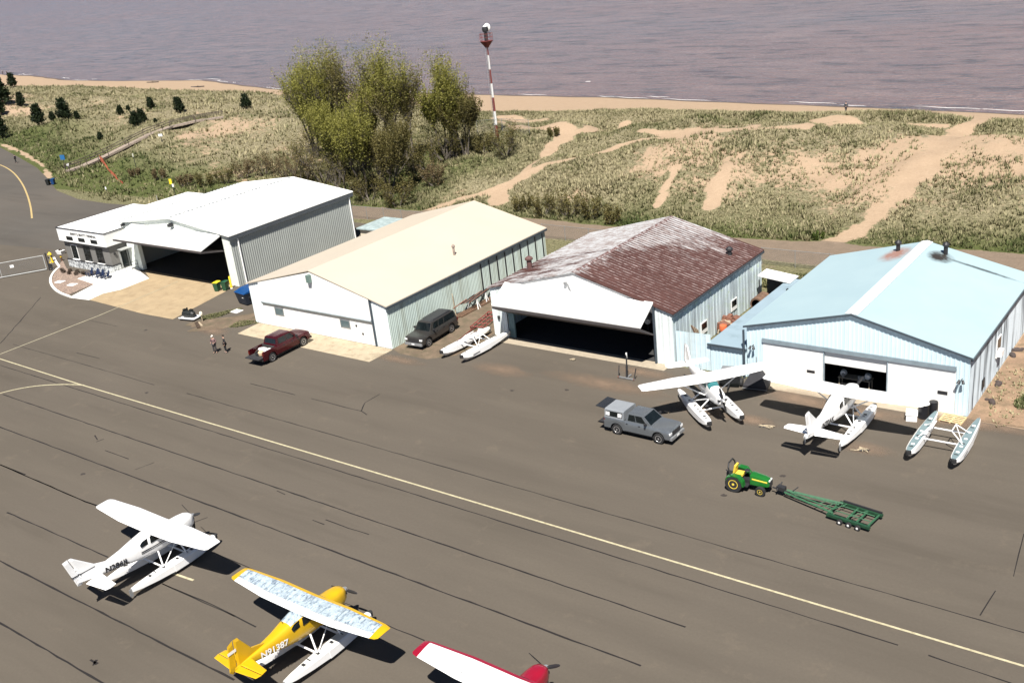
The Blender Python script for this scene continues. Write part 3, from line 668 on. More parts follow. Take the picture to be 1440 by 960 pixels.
# --- rusty-roofed hangar
x0, y0, x1, y1 = -56.2, 67.3, -37.95, 84.0; WX, WY, ze, zr = x1-x0, y1-y0, 4.6, 7.0; xr = WX*.5+.1
h3 = thing('hangar', 'hangar with a rust-streaked ribbed roof and white folding door half open', 'hangar', (x0, y0, 0))
ztop = lambda s: ze+(zr-ze)*(1-abs(s-xr)/(xr if s < xr else WX-xr))-.1
blw = M('chalky_blue_steel', (.50, .58, .60), .65, vary=.07, scale=.8, streak=((.27, .31, .33), 1.6, .75), col2=(.42, .52, .36), amt=.36, soft=.2)
mb = MB(); corr(mb, (WX, 0), (WX, WY), lambda s: ze-.1, out=(1, 0), pitch=.6); corr(mb, (0, 0), (0, WY), lambda s: ze-.1, out=(-1, 0)); corr(mb, (0, WY), (WX, WY), ztop, out=(0, 1)); part(mb, 'wall', blw, h3)
f3 = M('worn_white_blue', (.66, .72, .73), .6, vary=.05, streak=((.40, .42, .40), 2.0, .5))
a0, a1, hd = 1.7, WX-1.7, 4.35
mb = MB(); corr(mb, (0, 0), (a0, 0), ztop, out=(0, -1)); mb.bb(a0-.1, a0, .0, .6, 0, hd); part(mb, 'gable_wall', f3, h3)
mb = MB(); corr(mb, (a1, 0), (WX, 0), lambda s: ztop(s+a1), out=(0, -1)); mb.bb(a1, a1+.1, 0, .6, 0, hd); part(mb, 'gable_wall', f3, h3)
mb = MB(); mb.loft([[(a0, y, hd), (a1, y, hd), (a1, y, ztop(a1)-.03), (xr, y, zr-.16), (a0, y, ztop(a0)-.03)] for y in (-.06, .03)]); part(mb, 'gable_panel', white, h3)
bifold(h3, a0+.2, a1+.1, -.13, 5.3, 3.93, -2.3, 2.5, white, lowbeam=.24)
mb = MB(); mb.loft([[(a0-.05, y, ztop(a0)-.1), (a1+.05, y, ztop(a1)-.1), (a1+.05, y, 4.5), (a0-.05, y, 4.5)] for y in (-.12, -.065)]); part(mb, 'door_panel', white, h3)
mb = MB(); mb.bb(a1+.02, a1+.16, -.22, -.05, 0, 5.0); part(mb, 'door_track', darkgap, h3)
mb = MB(); mb.bb(a0-.02, a0+.02+.6, .05, .2, 0, 4.3); part(mb, 'door_jamb', M('jamb_teal', (.10, .17, .19), .6), h3)
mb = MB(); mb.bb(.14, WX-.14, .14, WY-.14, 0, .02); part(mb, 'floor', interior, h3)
mb = MB(); mb.tube((8.6, -.16, 5.9), (8.95, -.16, 5.0), .06); mb.box((8.4, -.2, 5.95), (.25, .2, .2)); mb.box((8.6, -.25, 4.95), (.3, .25, .25)); part(mb, 'floodlight', grey, h3)
mb = MB(); mb.box((.75, -.1, 1.8), (.22, .12, .3)); part(mb, 'meter_box', dark, h3)
# roof with rust
rm = bpy.data.materials.new('rusty_roof'); rm.use_nodes = True; N = rm.node_tree.nodes; L = rm.node_tree.links; b = N['Principled BSDF']; tc = nod('ShaderNodeTexCoord'); b.inputs['Roughness'].default_value = .7
sp = nod('ShaderNodeSeparateXYZ'); L.new(tc.outputs['Object'], sp.inputs[0])
st = noi(1, 5, .65, mapp((.35, 2.6, .35))); pt = noi(.35, 5, .7); fn = noi(3.2, 5, .7, mapp((.35, 2.2, .35)))
gx = rng(sp.outputs[0], xr-.3, xr+2.6, 0, 1)                # right slope rusts below the ridge
gy = rng(sp.outputs[1], 6.5, 13, 0, 1.15)                  # and less towards the back
lf = rng(sp.outputs[0], 8.5, 0, .12, .52)
def mth(op, a, c):
    n = nod('ShaderNodeMath', operation=op)
    for i, v in enumerate((a, c)):
        if hasattr(v, 'is_linked'): L.new(v, n.inputs[i])
        else: n.inputs[i].default_value = v
    return n.outputs[0]
gy = mth('MULTIPLY', gy, rng(sp.outputs[0], WX, xr+1.5, .1, 1))
sc_ = mth('SUBTRACT', mth('ADD', mth('MULTIPLY', gx, .85), mth('MULTIPLY', lf, .75)), gy)
sc_ = mth('ADD', sc_, mth('MULTIPLY', mth('SUBTRACT', st, .5), 1.5)); sc_ = mth('ADD', sc_, mth('MULTIPLY', mth('SUBTRACT', pt, .5), 1.3))
mk = rng(sc_, .12, .42)
rust = mixc(rng(fn, .35, .65), (.042, .015, .012), (.085, .035, .028)); pale = mixc(rng(fn, .4, .62), (.42, .43, .44), (.24, .20, .19))
L.new(mixc(mk, pale, rust), b.inputs['Base Color'])
rm2 = M('roof_rib_pale', (.30, .24, .23), .7, vary=.35, scale=1.2, col2=(.10, .05, .045), amt=.52, soft=.2)
mb = MB(); gable_roof(mb, 0, WX, 0, WY, ze, zr, xr, ov=.2, rib=.42, ribh=.055, th=.09, ribmi=0); part(mb, 'roof', [rm], h3)
mb = MB()
for k in range(1, 41):
    y = -.2+(WY+.4)*k/41+.05
    for a, za in ((WX+.2, ze-.06), ): mb.loft([[(a, y, za+.012), (a, y+.09, za+.012), (a, y+.09, za+.04), (a, y, za+.04)], [(xr+.2, y, zr-.01), (xr+.2, y+.09, zr-.01), (xr+.2, y+.09, zr+.015), (xr+.2, y, zr+.015)]])
part(mb, 'roof_batten', rm2, h3)
mb = MB(); mb.loft([[(xr-.25, y, zr-.03), (xr, y, zr+.07), (xr+.25, y, zr-.03)] for y in (-.2, WY+.2)]); part(mb, 'ridge_cap', M('ridge_rust', (.10, .05, .045), .8, vary=.4, col2=(.35, .33, .33), amt=.45), h3)
mb = MB(); mb.bb(WX+.06, WX+.24, -.2, WY+.2, ze-.32, ze-.16); part(mb, 'eave_trim', darkgap, h3)
mb = MB(); stack(mb, 1.2, 4.6, 5.0, .75, .24); part(mb, 'roof_vent', M('rust_vent', (.10, .05, .045), .7, vary=.3), h3)
mb = MB(); stack(mb, WX-1.5, 13.4, 4.95, .45, .2); part(mb, 'roof_vent', dark, h3)
for a in (4.5, 10.2):
    mb = MB(); mb.bb(WX+.04, WX+.10, a, a+1.15, .95, 1.95); f = part(mb, 'window', white, h3)
    mb = MB(); mb.bb(WX+.102, WX+.115, a+.12, a+1.03, 1.32, 1.86); part(mb, 'glass', glass, f)
# things faintly visible in its dark bay
t = thing('parked_aircraft', 'pale light aircraft deep in the dark bay of the rusty-roofed hangar', 'aircraft', (-43.5, 73.5, .02), R_(200))
mb = MB(); mb.loft([[(w_*math.cos(k*math.pi/4), y, 1.5+w_*math.sin(k*math.pi/4)) for k in range(8)] for y, w_ in ((2.0, .25), (1.2, .5), (-.5, .6), (-2.5, .35), (-5, .12))]); part(mb, 'fuselage', white, t, True)
mb = MB(); mb.bb(-4.6, 4.6, -.8, .7, 2.1, 2.22); part(mb, 'wing', white, t)
mb = MB(); mb.bb(-1.4, 1.4, -5.2, -4.5, 1.55, 1.6); mb.bb(-.04, .04, -5.3, -4.5, 1.6, 2.7); part(mb, 'tail', white, t)
mb = MB()
for xx, yy in ((-1.1, .3), (1.1, .3), (0, 1.8)): mb.lathe([(.05, -.07), (.26, -.07), (.26, .07), (.05, .07)], (xx, yy, .26), 'x', 14); mb.tube((xx, yy, .26), (xx*.4, yy, 1.1), .04)
part(mb, 'landing_gear', dark, t)

# --- blue hangar
x0, y0, x1, y1 = -31.7, 67.35, -15.75, 84.6; WX, WY, ze, zr = x1-x0, y1-y0, 4.45, 6.45; xr = WX*.5
h4 = thing('hangar', 'pale blue-roofed hangar at the right with three white door panels, the middle one half raised', 'hangar', (x0, y0, 0))
ztop = lambda s: ze+(zr-ze)*(1-abs(s-xr)/(xr if s < xr else WX-xr))-.1
bl = M('pale_blue_steel', (.56, .70, .76), .55, vary=.04, scale=.6, streak=((.44, .56, .62), 2.5, .35))
bs = M('blue_white_side', (.50, .56, .60), .55, vary=.05, scale=.6, streak=((.055, .065, .075), 1.5, .9))
mb = MB(); corr(mb, (WX, 0), (WX, WY), lambda s: ze-.1, out=(1, 0), pitch=.3); part(mb, 'wall', bs, h4)
mb = MB(); corr(mb, (0, 0), (0, WY), lambda s: ze-.1, out=(-1, 0)); corr(mb, (0, WY), (WX, WY), ztop, out=(0, 1)); part(mb, 'wall', bl, h4)
d0, d1, dz = 1.25, WX-.85, 3.35
mb = MB(); corr(mb, (0, 0), (d0, 0), ztop, out=(0, -1), pitch=.3); corr(mb, (d1, 0), (WX, 0), lambda s: ztop(s+d1), out=(0, -1), pitch=.3); corr(mb, (d0, 0), (d1, 0), lambda s: ztop(s+d0), z0=dz, out=(0, -1), pitch=.3); part(mb, 'gable_wall', bl, h4)
mb = MB(); mb.bb(d0, d1, -.14, -.04, dz-.10, dz+.22); part(mb, 'door_header', M('grey_blue_trim', (.20, .25, .28), .6), h4)
m0, m1 = 6.0, 10.5
mb = MB(); mb.bb(d0+.02, m0-.08, -.02, .08, 0.02, dz-.1); dd = part(mb, 'hangar_door', white, h4); mb = MB(); mb.bb(m0-1.3, m0-.7, -.045, -.021, 1.35, 1.55); part(mb, 'letter_window', dark, dd)
mb = MB(); mb.bb(m1+.08, d1-.02, -.02, .08, 0.02, dz-.1); dd = part(mb, 'hangar_door', white, h4); mb = MB(); mb.bb(d1-1.15, d1-.5, -.045, -.021, 1.35, 1.60); part(mb, 'letter_window', dark, dd)
mb = MB(); mb.bb(m0, m1, .10, .18, 2.25, dz-.1); part(mb, 'hangar_door', white, h4); mb = MB(); mb.bb(m0, m1, -.01, .07, .02, .62); part(mb, 'hangar_door', white, h4)
for q0 in (m0-.075, m1+.005): mb = MB(); mb.bb(q0, q0+.07, -.08, .1, 0, dz-.1); part(mb, 'door_post', M('post_grey', (.3, .36, .4), .5), h4)
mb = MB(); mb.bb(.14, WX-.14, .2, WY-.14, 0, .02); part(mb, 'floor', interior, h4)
mb = MB(); gable_roof(mb, 0, WX, 0, WY, ze, zr, xr, ov=.18, rib=0, th=.11)
br = bpy.data.materials.new('blue_roof'); br.use_nodes = True; N = br.node_tree.nodes; L = br.node_tree.links; b = N['Principled BSDF']; tc = nod('ShaderNodeTexCoord'); b.inputs['Roughness'].default_value = .55
n5 = noi(.3, 4); base = mixc(rng(n5, .3, .7), (.30, .405, .44), (.325, .43, .46))
def soot(cx, cy, rx, ry, col, base, st=1.):
    sb = nod('ShaderNodeMapping'); L.new(tc.outputs['Object'], sb.inputs[0]); sb.inputs['Scale'].default_value = (1/rx, 1/ry, 0); sb.inputs['Location'].default_value = (-cx/rx, -cy/ry, 0)
    g_ = nod('ShaderNodeTexGradient', gradient_type='SPHERICAL'); L.new(sb.outputs[0], g_.inputs[0])
    return mixc(rng(mth('MULTIPLY', g_.outputs['Fac'], noi(1.6, 5, .7)), .08, .34, 0, st), base, col)
base = soot(6.3, 14.6, 1.6, 2.6, (.28, .10, .05), base, .8); base = soot(9.7, 15.0, 1.3, 1.7, (.03, .025, .02), base)
base = soot(12.6, 15.15, 4.5, .35, (.05, .06, .06), base, .9)
L.new(base, b.inputs['Base Color']); part(mb, 'roof', br, h4)
mb = MB(); mb.loft([[(xr-.45, y, zr-.045), (xr, y, zr+.06), (xr+.45, y, zr-.045)] for y in (-.18, WY+.18)]); part(mb, 'ridge_cap', M('ridge_white', (.72, .76, .78), .5, vary=.04, col2=(.5, .56, .6), amt=.4), h4)
mb = MB(); s_ = (zr-ze)/xr
for xa, xb in ((-.2, xr), (WX+.2, xr)):
    za = ze-s_*.2; mb.loft([[(xa, y, za-.02), (xb, y, zr-.02), (xb, y, zr-.16), (xa, y, za-.16)] for y in (-.24, -.185)])
mb.bb(WX+.06, WX+.23, -.18, WY+.18, ze-.30, ze-.17); part(mb, 'roof_trim', darkgap, h4)
sk = M('black_flue', (.02, .02, .022), .5)
mb = MB(); stack(mb, 6.2, 15.6, 6.0, .55, .17); part(mb, 'flue', sk, h4)
mb = MB(); stack(mb, 9.85, 15.9, 6.0, .62, .17); part(mb, 'flue', sk, h4)
for xx, zz in ((.55, 2.9), (WX-.45, 2.75)):
    mb = MB(); mb.tube((xx, -.05, zz), (xx, -.3, zz), .03); mb.tube((xx-.1, -.3, zz), (xx-.18, -.45, zz-.25), .07, .11, 10); mb.tube((xx+.1, -.3, zz), (xx+.18, -.45, zz-.2), .07, .11, 10); part(mb, 'floodlight', dark, h4)
mb = MB(); mb.bb(WX+.04, WX+.10, 3.3, 3.9, .6, 1.3); part(mb, 'side_vent', dark, h4)
mb = MB(); mb.bb(WX+.04, WX+.11, 6.9, 8.0, 1.5, 3.0); f = part(mb, 'window', white, h4)
mb = MB(); mb.bb(WX+.112, WX+.13, 7.0, 7.9, 2.1, 2.9); part(mb, 'glass', glass, f)
mb = MB(); mb.bb(WX+.112, WX+.40, 7.1, 7.8, 1.55, 2.0); part(mb, 'window_fan', white, f)
# clutter inside its half-open bay
t = thing('workbench', 'cluttered workbench just inside the half-open door of the blue-roofed hangar', 'workbench', (-23.9, 68.8, .02))
mb = MB(); mb.bb(-1.2, 1.2, -.4, .4, .78, .84); part(mb, 'top', wood, t)
for xx in (-1.1, 1.1):
    for yy in (-.3, .3): mb = MB(); mb.bb(xx-.04, xx+.04, yy-.04, yy+.04, 0, .78); part(mb, 'leg', wood, t)
r = random.Random(2)
t2 = thing('parts_pile', 'heap of pale engine parts on the workbench in the blue-roofed hangar', 'parts', (-23.9, 68.75, .86))
for nm, n in (('cowling', 3), ('canister', 4)):
    for k in range(n):
        mb = MB(); xx = r.uniform(-1, 1)
        if nm == 'cowling': mb.lathe([(.02, -.2), (.2, -.15), (.26, .1), (.2, .22)], (xx, 0, .24), 'y', 10)
        else: mb.lathe([(.1, 0), (.11, .25), (.05, .3)], (xx, -.2, 0), 'z', 10)
        part(mb, nm, awhite if nm == 'cowling' else grey, t2, True)

# --- lean-to and screen between the two
lt = thing('lean_to', 'low pale blue lean-to against the left wall of the blue-roofed hangar', 'shed', (-34.9, 67.6, 0))
lw = -31.75+34.9
mb = MB(); corr(mb, (0, .0), (lw-.1, 0), lambda s: 2.26, out=(0, -1), pitch=.3); corr(mb, (0, 0), (0, 15.6), lambda s: 2.4, out=(-1, 0)); corr(mb, (0, 15.6), (lw-.1, 15.6), lambda s: 2.26, out=(0, 1)); part(mb, 'wall', bl, lt)
mb = MB(); mb.loft([[(-.15, y, 2.40), (lw-.05, y, 2.42), (lw-.05, y, 2.32), (-.15, y, 2.30)] for y in (-.2, 15.8)]); part(mb, 'roof', M('lean_to_roof', (.24, .32, .37), .6, vary=.05, scale=.4, col2=(.20, .27, .31), amt=.4), lt)
mb = MB(); mb.loft([[(-.15, y, 2.38), (lw-.1, y, 2.40), (lw-.1, y, 2.25), (-.15, y, 2.23)] for y in (-.27, -.205)]); part(mb, 'fascia', darkgap, lt)
mb = MB(); mb.bb(lw-.25, lw-.12, -.4, -.28, 0, 4.0); part(mb, 'downpipe', darkgap, lt)
mb = MB(); mb.box((1.2, 12.6, 2.46), (.5, .25, .12)); mb.box((1.0, 12.6, 2.55), (.1, .3, .2)); part(mb, 'roof_debris', dark, lt)
sf = thing('screen_fence', 'pale blue metal screen with scuffed panels between the rusty-roofed hangar and lean-to', 'fence', (-37.85, 67.5, 0))
mb = MB(); corr(mb, (0, 0), (2.95, .05), lambda s: 2.95+.03*s, out=(0, -1), pitch=.45); part(mb, 'panel', M('screen_blue', (.55, .68, .74), .6, vary=.06, streak=((.40, .44, .42), 1.3, .5), col2=(.60, .62, .56), amt=.35), sf)
for xx in (.05, 1.6, 2.88): mb = MB(); mb.bb(xx-.04, xx+.04, .06, .14, 0, 2.85); part(mb, 'post', grey, sf)

# --- small shed between the first two hangars
t = thing('shed', 'small cream shed with a flat grey roof behind the grey ribbed hangar wall', 'shed', (-89.3, 84.2, 0))
mb = MB(); mb.bb(0, 4.6, 0, 4.4, 0, 2.35); part(mb, 'wall', M('cream_wall', (.62, .55, .42), .8), t)
mb = MB(); mb.bb(-.3, 4.9, -.3, 4.7, 2.35, 2.5); part(mb, 'roof', M('shed_roof', (.33, .40, .40), .7, vary=.12, scale=1, col2=(.24, .3, .3), amt=.5), t)
mb = MB(); mb.bb(1.6, 2.5, -.04, -.005, 1.2, 1.9); part(mb, 'window', glass, t)
# --- dark carport by the fence
t = thing('canopy_shelter', 'white-topped open shelter at the back corner of the rusty-roofed hangar', 'shelter', (-37.4, 82.0, 0), 0)
mb = MB(); mb.loft([[(0, y, 2.9), (3.0, y, 2.55), (3.0, y, 2.45), (0, y, 2.8)] for y in (0, 1.9)]); part(mb, 'roof', white, t)
mb = MB(); mb.bb(.05, 2.95, 1.8, 1.86, 0, 2.4); mb.bb(2.88, 2.94, .05, 1.8, 0, 2.4); part(mb, 'side_panel', M('dark_tarp', (.03, .03, .035), .8), t)
for xx in (.08, 2.85): mb = MB(); mb.bb(xx-.04, xx+.04, .04, .12, 0, 2.45); part(mb, 'post', dark, t)

# --- chain-link fences
cl = bpy.data.materials.new('chain_link'); cl.use_nodes = True; N = cl.node_tree.nodes; L = cl.node_tree.links; b = N['Principled BSDF']; tc = nod('ShaderNodeTexCoord'); b.inputs['Base Color'].default_value = (.25, .26, .26, 1); b.inputs['Metallic'].default_value = .6
wv = []
for a in (45, -45):
    mp_ = nod('ShaderNodeMapping'); L.new(tc.outputs['Object'], mp_.inputs[0]); mp_.inputs['Rotation'].default_value = (0, R_(a), 0)
    wn = nod('ShaderNodeTexWave', wave_type='BANDS', bands_direction='X'); wn.inputs['Scale'].default_value = 5; L.new(mp_.outputs[0], wn.inputs[0]); wv.append(rng(wn.outputs['Fac'], .86, .93))
L.new(mth('MULTIPLY', mth('MAXIMUM', wv[0], wv[1]), .55), b.inputs['Alpha'])
def link_fence(pts, h, label, sp=3.2, privacy=None):
    t = thing('chain_link_fence', label, 'fence', (pts[0][0], pts[0][1], 0)); ox, oy = pts[0]
    hf = lambda x, y: max(0., H1(x, y))
    for (ax, ay), (bx, by) in zip(pts[:-1], pts[1:]):
        l = math.hypot(bx-ax, by-ay); n = max(1, round(l/sp)); pp = [(ax+(bx-ax)*k/n, ay+(by-ay)*k/n) for k in range(n+1)]
        mb = MB()
        for x, y in pp[:-1] if (bx, by) != pts[-1] else pp:
            mb = MB(); z = hf(x, y); mb.tube((x-ox, y-oy, z-.1), (x-ox, y-oy, z+h+.06), .035, .035, 6); part(mb, 'post', grey, t)
        mb = MB()
        for (x, y), (u, v) in zip(pp[:-1], pp[1:]): mb.tube((x-ox, y-oy, hf(x, y)+h), (u-ox, v-oy, hf(u, v)+h), .022, .022, 6)
        part(mb, 'top_rail', grey, t)
        mb = MB()
        for (x, y), (u, v) in zip(pp[:-1], pp[1:]): mb.add([(x-ox, y-oy, hf(x, y)+.05), (u-ox, v-oy, hf(u, v)+.05), (u-ox, v-oy, hf(u, v)+h), (x-ox, y-oy, hf(x, y)+h)], [(0, 1, 2, 3)])
        part(mb, 'mesh', cl, t)
    return t
link_fence([(-104.5, 94.3), (-92, 94.3), (-81, 94.0)], 1.7, 'chain-link fence along the dirt track behind the white and cream roofs')
link_fence([(-69.5, 93.9), (-56.5, 93.7)], 1.7, 'short length of chain-link fence seen between the cream and rusty roofs')
link_fence([(-41.9, 92.9), (-31.5, 92.9)], 1.7, 'chain-link fence crossing the gap between the rusty and blue roofs')
link_fence([(-14, 93.6), (10, 94.5)], 1.7, 'chain-link fence behind the right corner of the blue-roofed hangar')
b0, b1 = hit(672, 190)[:2], hit(745, 190)[:2]
link_fence([b0, b1], 2.3, 'wire fence with tall posts around the foot of the beacon tower', sp=5)
# ------------------------------------------------------------------ seaplanes
def float_part(mb, x, s=1.0, deckmi=1):
    st_ = [(3.42, .07, .80, .72, .62), (3.25, .20, .83, .60, .40), (2.8, .29, .83, .45, .17), (2.0, .34, .82, .33, .04), (.9, .36, .80, .28, 0), (-.35, .36, .79, .27, .0), (-.36, .35, .79, .30, .11), (-1.6, .30, .77, .36, .22), (-2.8, .22, .74, .45, .36), (-3.45, .12, .71, .52, .48)]
    rings = []
    for y, w_, dk, ch, kl in st_:
        rings.append([(x-w_*.72, y*s, dk), (x-w_*.95, y*s, dk-.06), (x-w_, y*s, ch), (x, y*s, kl), (x+w_, y*s, ch), (x+w_*.95, y*s, dk-.06), (x+w_*.72, y*s, dk)])
    mb.loft(rings, lambda i, k: (deckmi if k == 6 else 0))
def add_floats(root, s=1., xo=1.15, fmat=None, deck=None, hatch=None, struts=True, top=1.55):
    fmat = fmat or awhite; deck = deck or fmat
    for x in (-xo, xo):
        mb = MB(); float_part(mb, x, s); f = part(mb, 'float', [fmat, deck], root, 30)
        mb = MB(); mb.loft([[(x+a*w_, y*s, z) for a, z in ((-1, .83), (-1, .58), (1, .58), (1, .83))] for y, w_ in ((3.30, .18), (3.46, .13), (3.53, .05))]); part(mb, 'bow_bumper', black, f)
        mb = MB(); mb.box((x, -3.55*s, .45), (.04, .22, .5)); part(mb, 'water_rudder', grey, f)
        for y in (2.3, 1.4, .2, -.9, -2.0): mb = MB(); mb.box((x, y*s, .835-.012*(2.3-y)), (.2, .14, .05)); part(mb, 'deck_hatch', dark if hatch is None else hatch, f)
        mb = MB()
        for y in (2.7, 1.0, -1.6): mb.tube((x-.12, y*s, .86), (x+.12, y*s, .86), .025)
        part(mb, 'mooring_cleat', dark, f)
    for y in (.95, -.75):
        mb = MB(); mb.tube((-xo, y, .72), (xo, y, .72), .055, .055, 8); part(mb, 'spreader_bar', fmat, root)
def seaplane(name, label, loc, rz, fus, wingm, fin, reg=None, regmat=None, span=10.9, prop3=False, stripes=None, fl=None, w_top=2.95, slim=1., tf=1., stz=2.0, hst=1.95, swept=True, prop=(3, 2.5), sag=0, float_s=1., fuselage_seg=None, wing_round=False, stripped=None, group='floatplanes parked on the apron'):
    r = thing(name, label, 'seaplane', loc, rz, group); dz = w_top-2.95
    hs = span/2
    F = [(2.50, .20, 1.88, 2.30), (2.42, .34, 1.70, 2.44), (2.15, .45, 1.58, 2.54), (1.7, .51, 1.50, 2.58), (1.15, .55, 1.42, 2.60), (.62, .57, 1.38, 2.86), (-.2, .58, 1.37, 2.88), (-.85, .57, 1.40, 2.87), (-1.6, .50, 1.49, 2.74), (-2.5, .38, 1.64, 2.56), (-3.6, .26, 1.83, 2.43), (-4.6, .14, 2.0, 2.36), (-5.45, .05, 2.12, 2.28)]
    ty = lambda y: y if y > -.85 else -.85+(y+.85)*tf
    F = [(ty(y), w_*slim, a+dz, c+dz) for y, w_, a, c in F]
    rings = []
    for y, w_, a, c in F:
        ring = []
        for k in range(20):
            t = 2*math.pi*(k+.5)/20; cx, sz = math.cos(t), math.sin(t); e = .62
            ring.append((w_*math.copysign(abs(cx)**e, cx), y, (a+c)/2+(c-a)/2*math.copysign(abs(sz)**e, sz)))
        rings.append(ring)
    mb = MB()
    mb.loft(rings, (lambda i, k: 1 if (6 <= i <= 7 and 2 <= k <= 7) else 0) if stripped else 0); fo = part(mb, 'fuselage', [fus, stripped or fus], r, 50)
    hw = lambda y: float(np.interp(y, [f[0] for f in F][::-1], [f[1] for f in F][::-1]))
    # windshield and side windows
    mb = MB(); A = [rings[4][k] for k in range(1, 9)]; B = [rings[5][k] for k in range(1, 9)]
    up = lambda p, t, q: ((p[0]*(1-t)+q[0]*t)*1.0, p[1]*(1-t)+q[1]*t+.012, p[2]*(1-t)+q[2]*t+.014)
    a2 = [up(p, .06, q) for p, q in zip(A, B)]; b2 = [up(p, .88, q) for p, q in zip(A, B)]
    n = len(a2); mb.add(a2+b2, [(k, k+1, n+k+1, n+k) for k in range(n-1)]); part(mb, 'windshield', glass, r)
    for sx in (-1, 1):
        for poly in ([(.56, 2.34), (.40, 2.72), (-.18, 2.74), (-.18, 2.32)], [(-.28, 2.32), (-.28, 2.74), (-.80, 2.72), (-.86, 2.32)], [(-1.02, 2.34), (-.98, 2.68), (-1.32, 2.64), (-1.52, 2.50), (-1.50, 2.36)]):
            mb = MB(); x0_ = hw(sum(p[0] for p in poly)/len(poly))*.985; pl = [(a, c+dz) for a, c in poly]
            mb.loft([[(sx*(x0_+(.02 if z < 2.45 else -.035)+o), a, z) for a, z in pl] for o in (-.03, .012)]); part(mb, 'window', glass, r)
    if stripes:
        mb = MB(); mb.loft([[(sx*.062, -4.25, 2.58), (sx*.062, -5.7, 2.62), (sx*.062, -5.7, 2.68), (sx*.062, -4.25, 2.62)] for sx in (-1, 1)]); part(mb, 'fin_stripe', stripes, r)
        for sx in (-1, 1):
            for zc, th in ((2.02, .05), (1.92, .035)):
                mb = MB(); ysl = np.linspace(1.55, -1.55, 14)
                vs = [(sx*(hw(y)*1.0+.008), y, zc+dz+th/2+.02*(y < -1)) for y in ysl]+[(sx*(hw(y)*1.0+.008), y, zc+dz-th/2) for y in ysl]; n = len(ysl)
                mb.add(vs, [(k, k+1, n+k+1, n+k) for k in range(n-1)]); part(mb, 'side_stripe', stripes, r)
    # wing
    up_ = [(0, 0), (.03, .05), (.17, .095), (.30, .105), (.52, .088), (.72, .052), (1, .006)]; lo_ = [(.72, -.012), (.45, -.03), (.15, -.03), (.03, -.02)]
    prof = up_+lo_
    stn = [(-1, .96, .02)] if False else []
    for x in (-hs-.02, -hs+.12, -hs+.4, -hs*.47, -.62, 0, .62, hs*.47, hs-.4, hs-.12, hs+.02):
        ax = abs(x); t = 0 if ax < hs*.47 else (ax-hs*.47)/(hs*.53)
        ch = 1.64-.50*t; le = .86-.22*t; zz = 2.86+dz+ax*.026; th = 1.0
        if ax > hs: ch *= .80; le -= .09; th = .25
        elif ax > hs-.2: ch *= .95; le -= .03; th = .8
        stn.append([(x, le-c*ch, zz+h_*ch*th) for c, h_ in prof])
    mb = MB()
    if len(wingm) == 3: mb.loft(stn, lambda i, k: (1 if k in (0, 1, 10, 9) or i in (0, 1, 8, 9) else (2 if k == 5 and True else 0)))
    else: mb.loft(stn)
    part(mb, 'wing', list(wingm), r, 35)
    zw = lambda x: 2.86+dz+abs(x)*.026
    for sx in (-1, 1):
        def surf(x, c):
            ax = abs(x); t = 0 if ax < hs*.47 else (ax-hs*.47)/(hs*.53); ch = 1.64-.50*t; le = .86-.22*t
            return (x, le-c*ch, 2.86+dz+ax*.026+float(np.interp(c, [q[0] for q in up_], [q[1] for q in up_]))*ch+.004)
        for nm, pa in (('aileron_gap', [(sx*hs*f, cc) for cc in (.22, .35, .5, .62, .72, .85, .98) for f in (.46, )]), ('hinge_line', [(sx*hs*f, .735) for f in (.13, .3, .46, .47, .6, .75, .88, .93)])):
            mb = MB(); w0 = (.014, 0) if nm == 'aileron_gap' else (0, .008); A = [surf(x-w0[0], c-w0[1]) for x, c in pa]; B = [surf(x+w0[0], c+w0[1]) for x, c in pa]; n = len(A)
            mb.add(A+B, [(k, k+1, n+k+1, n+k) for k in range(n-1)]); part(mb, nm, darkgap, r)
        mb = MB(); mb.tube((sx*.55*slim, .25, 1.62+dz), (sx*hs*.47, .22, zw(hs*.47)), .05, .045, 8, flat=.5); part(mb, 'wing_strut', wingm[-1] if len(wingm) < 3 else fus, r)
        mb = MB(); mb.tube((sx*.5*slim, .9, 1.55+dz), (sx*1.15, .9, .80), .05, .05, 8); part(mb, 'float_strut', awhite, r)
        mb = MB(); mb.tube((sx*.5*slim, -.5, 1.52+dz), (sx*1.15, -.8, .80), .05, .05, 8); part(mb, 'float_strut', awhite, r)
        mb = MB(); mb.tube((sx*.5*slim, .85, 1.55+dz), (sx*1.15, -.7, .82), .03, .03, 6); part(mb, 'brace_wire', awhite, r)
        mb = MB(); mb.box((sx*.62, 1.0, 1.1+dz*.5), (.25, .35, .03)); part(mb, 'boarding_step', dark, r)
    # tail
    def slab(poly, axis, c, th):
        mb = MB(); n = len(poly); cx = sum(p[0] for p in poly)/n; cy = sum(p[1] for p in poly)/n
        def P(a, b_, o): return (c+o, a, b_) if axis == 'x' else (a, b_, c+o)
        mid = [P(a, b_, 0) for a, b_ in poly]; A = [P(cx+(a-cx)*.82, cy+(b_-cy)*.82, th/2) for a, b_ in poly]; B = [P(cx+(a-cx)*.82, cy+(b_-cy)*.82, -th/2) for a, b_ in poly]
        mb.loft([B, mid, A]); return mb
    if swept: fp = [(-3.3, 2.42), (-4.2, 2.72), (-5.42, 3.82), (-5.62, 3.84), (-5.08, 2.15), (-4.5, 2.2)]; rp = [(-5.65, 3.85), (-5.98, 3.80), (-5.50, 1.98), (-5.25, 1.95), (-5.11, 2.1)]
    else: fp = [(-3.1, 2.44), (-4.1, 2.72), (-4.85, 3.74), (-5.15, 3.76), (-5.25, 2.2), (-4.3, 2.25)]; rp = [(-5.19, 3.77), (-5.58, 3.62), (-5.80, 2.2), (-5.6, 2.02), (-5.28, 2.1)]
    part(slab([(ty(a), c+dz) for a, c in fp], 'x', 0, .10), 'fin', fin, r)
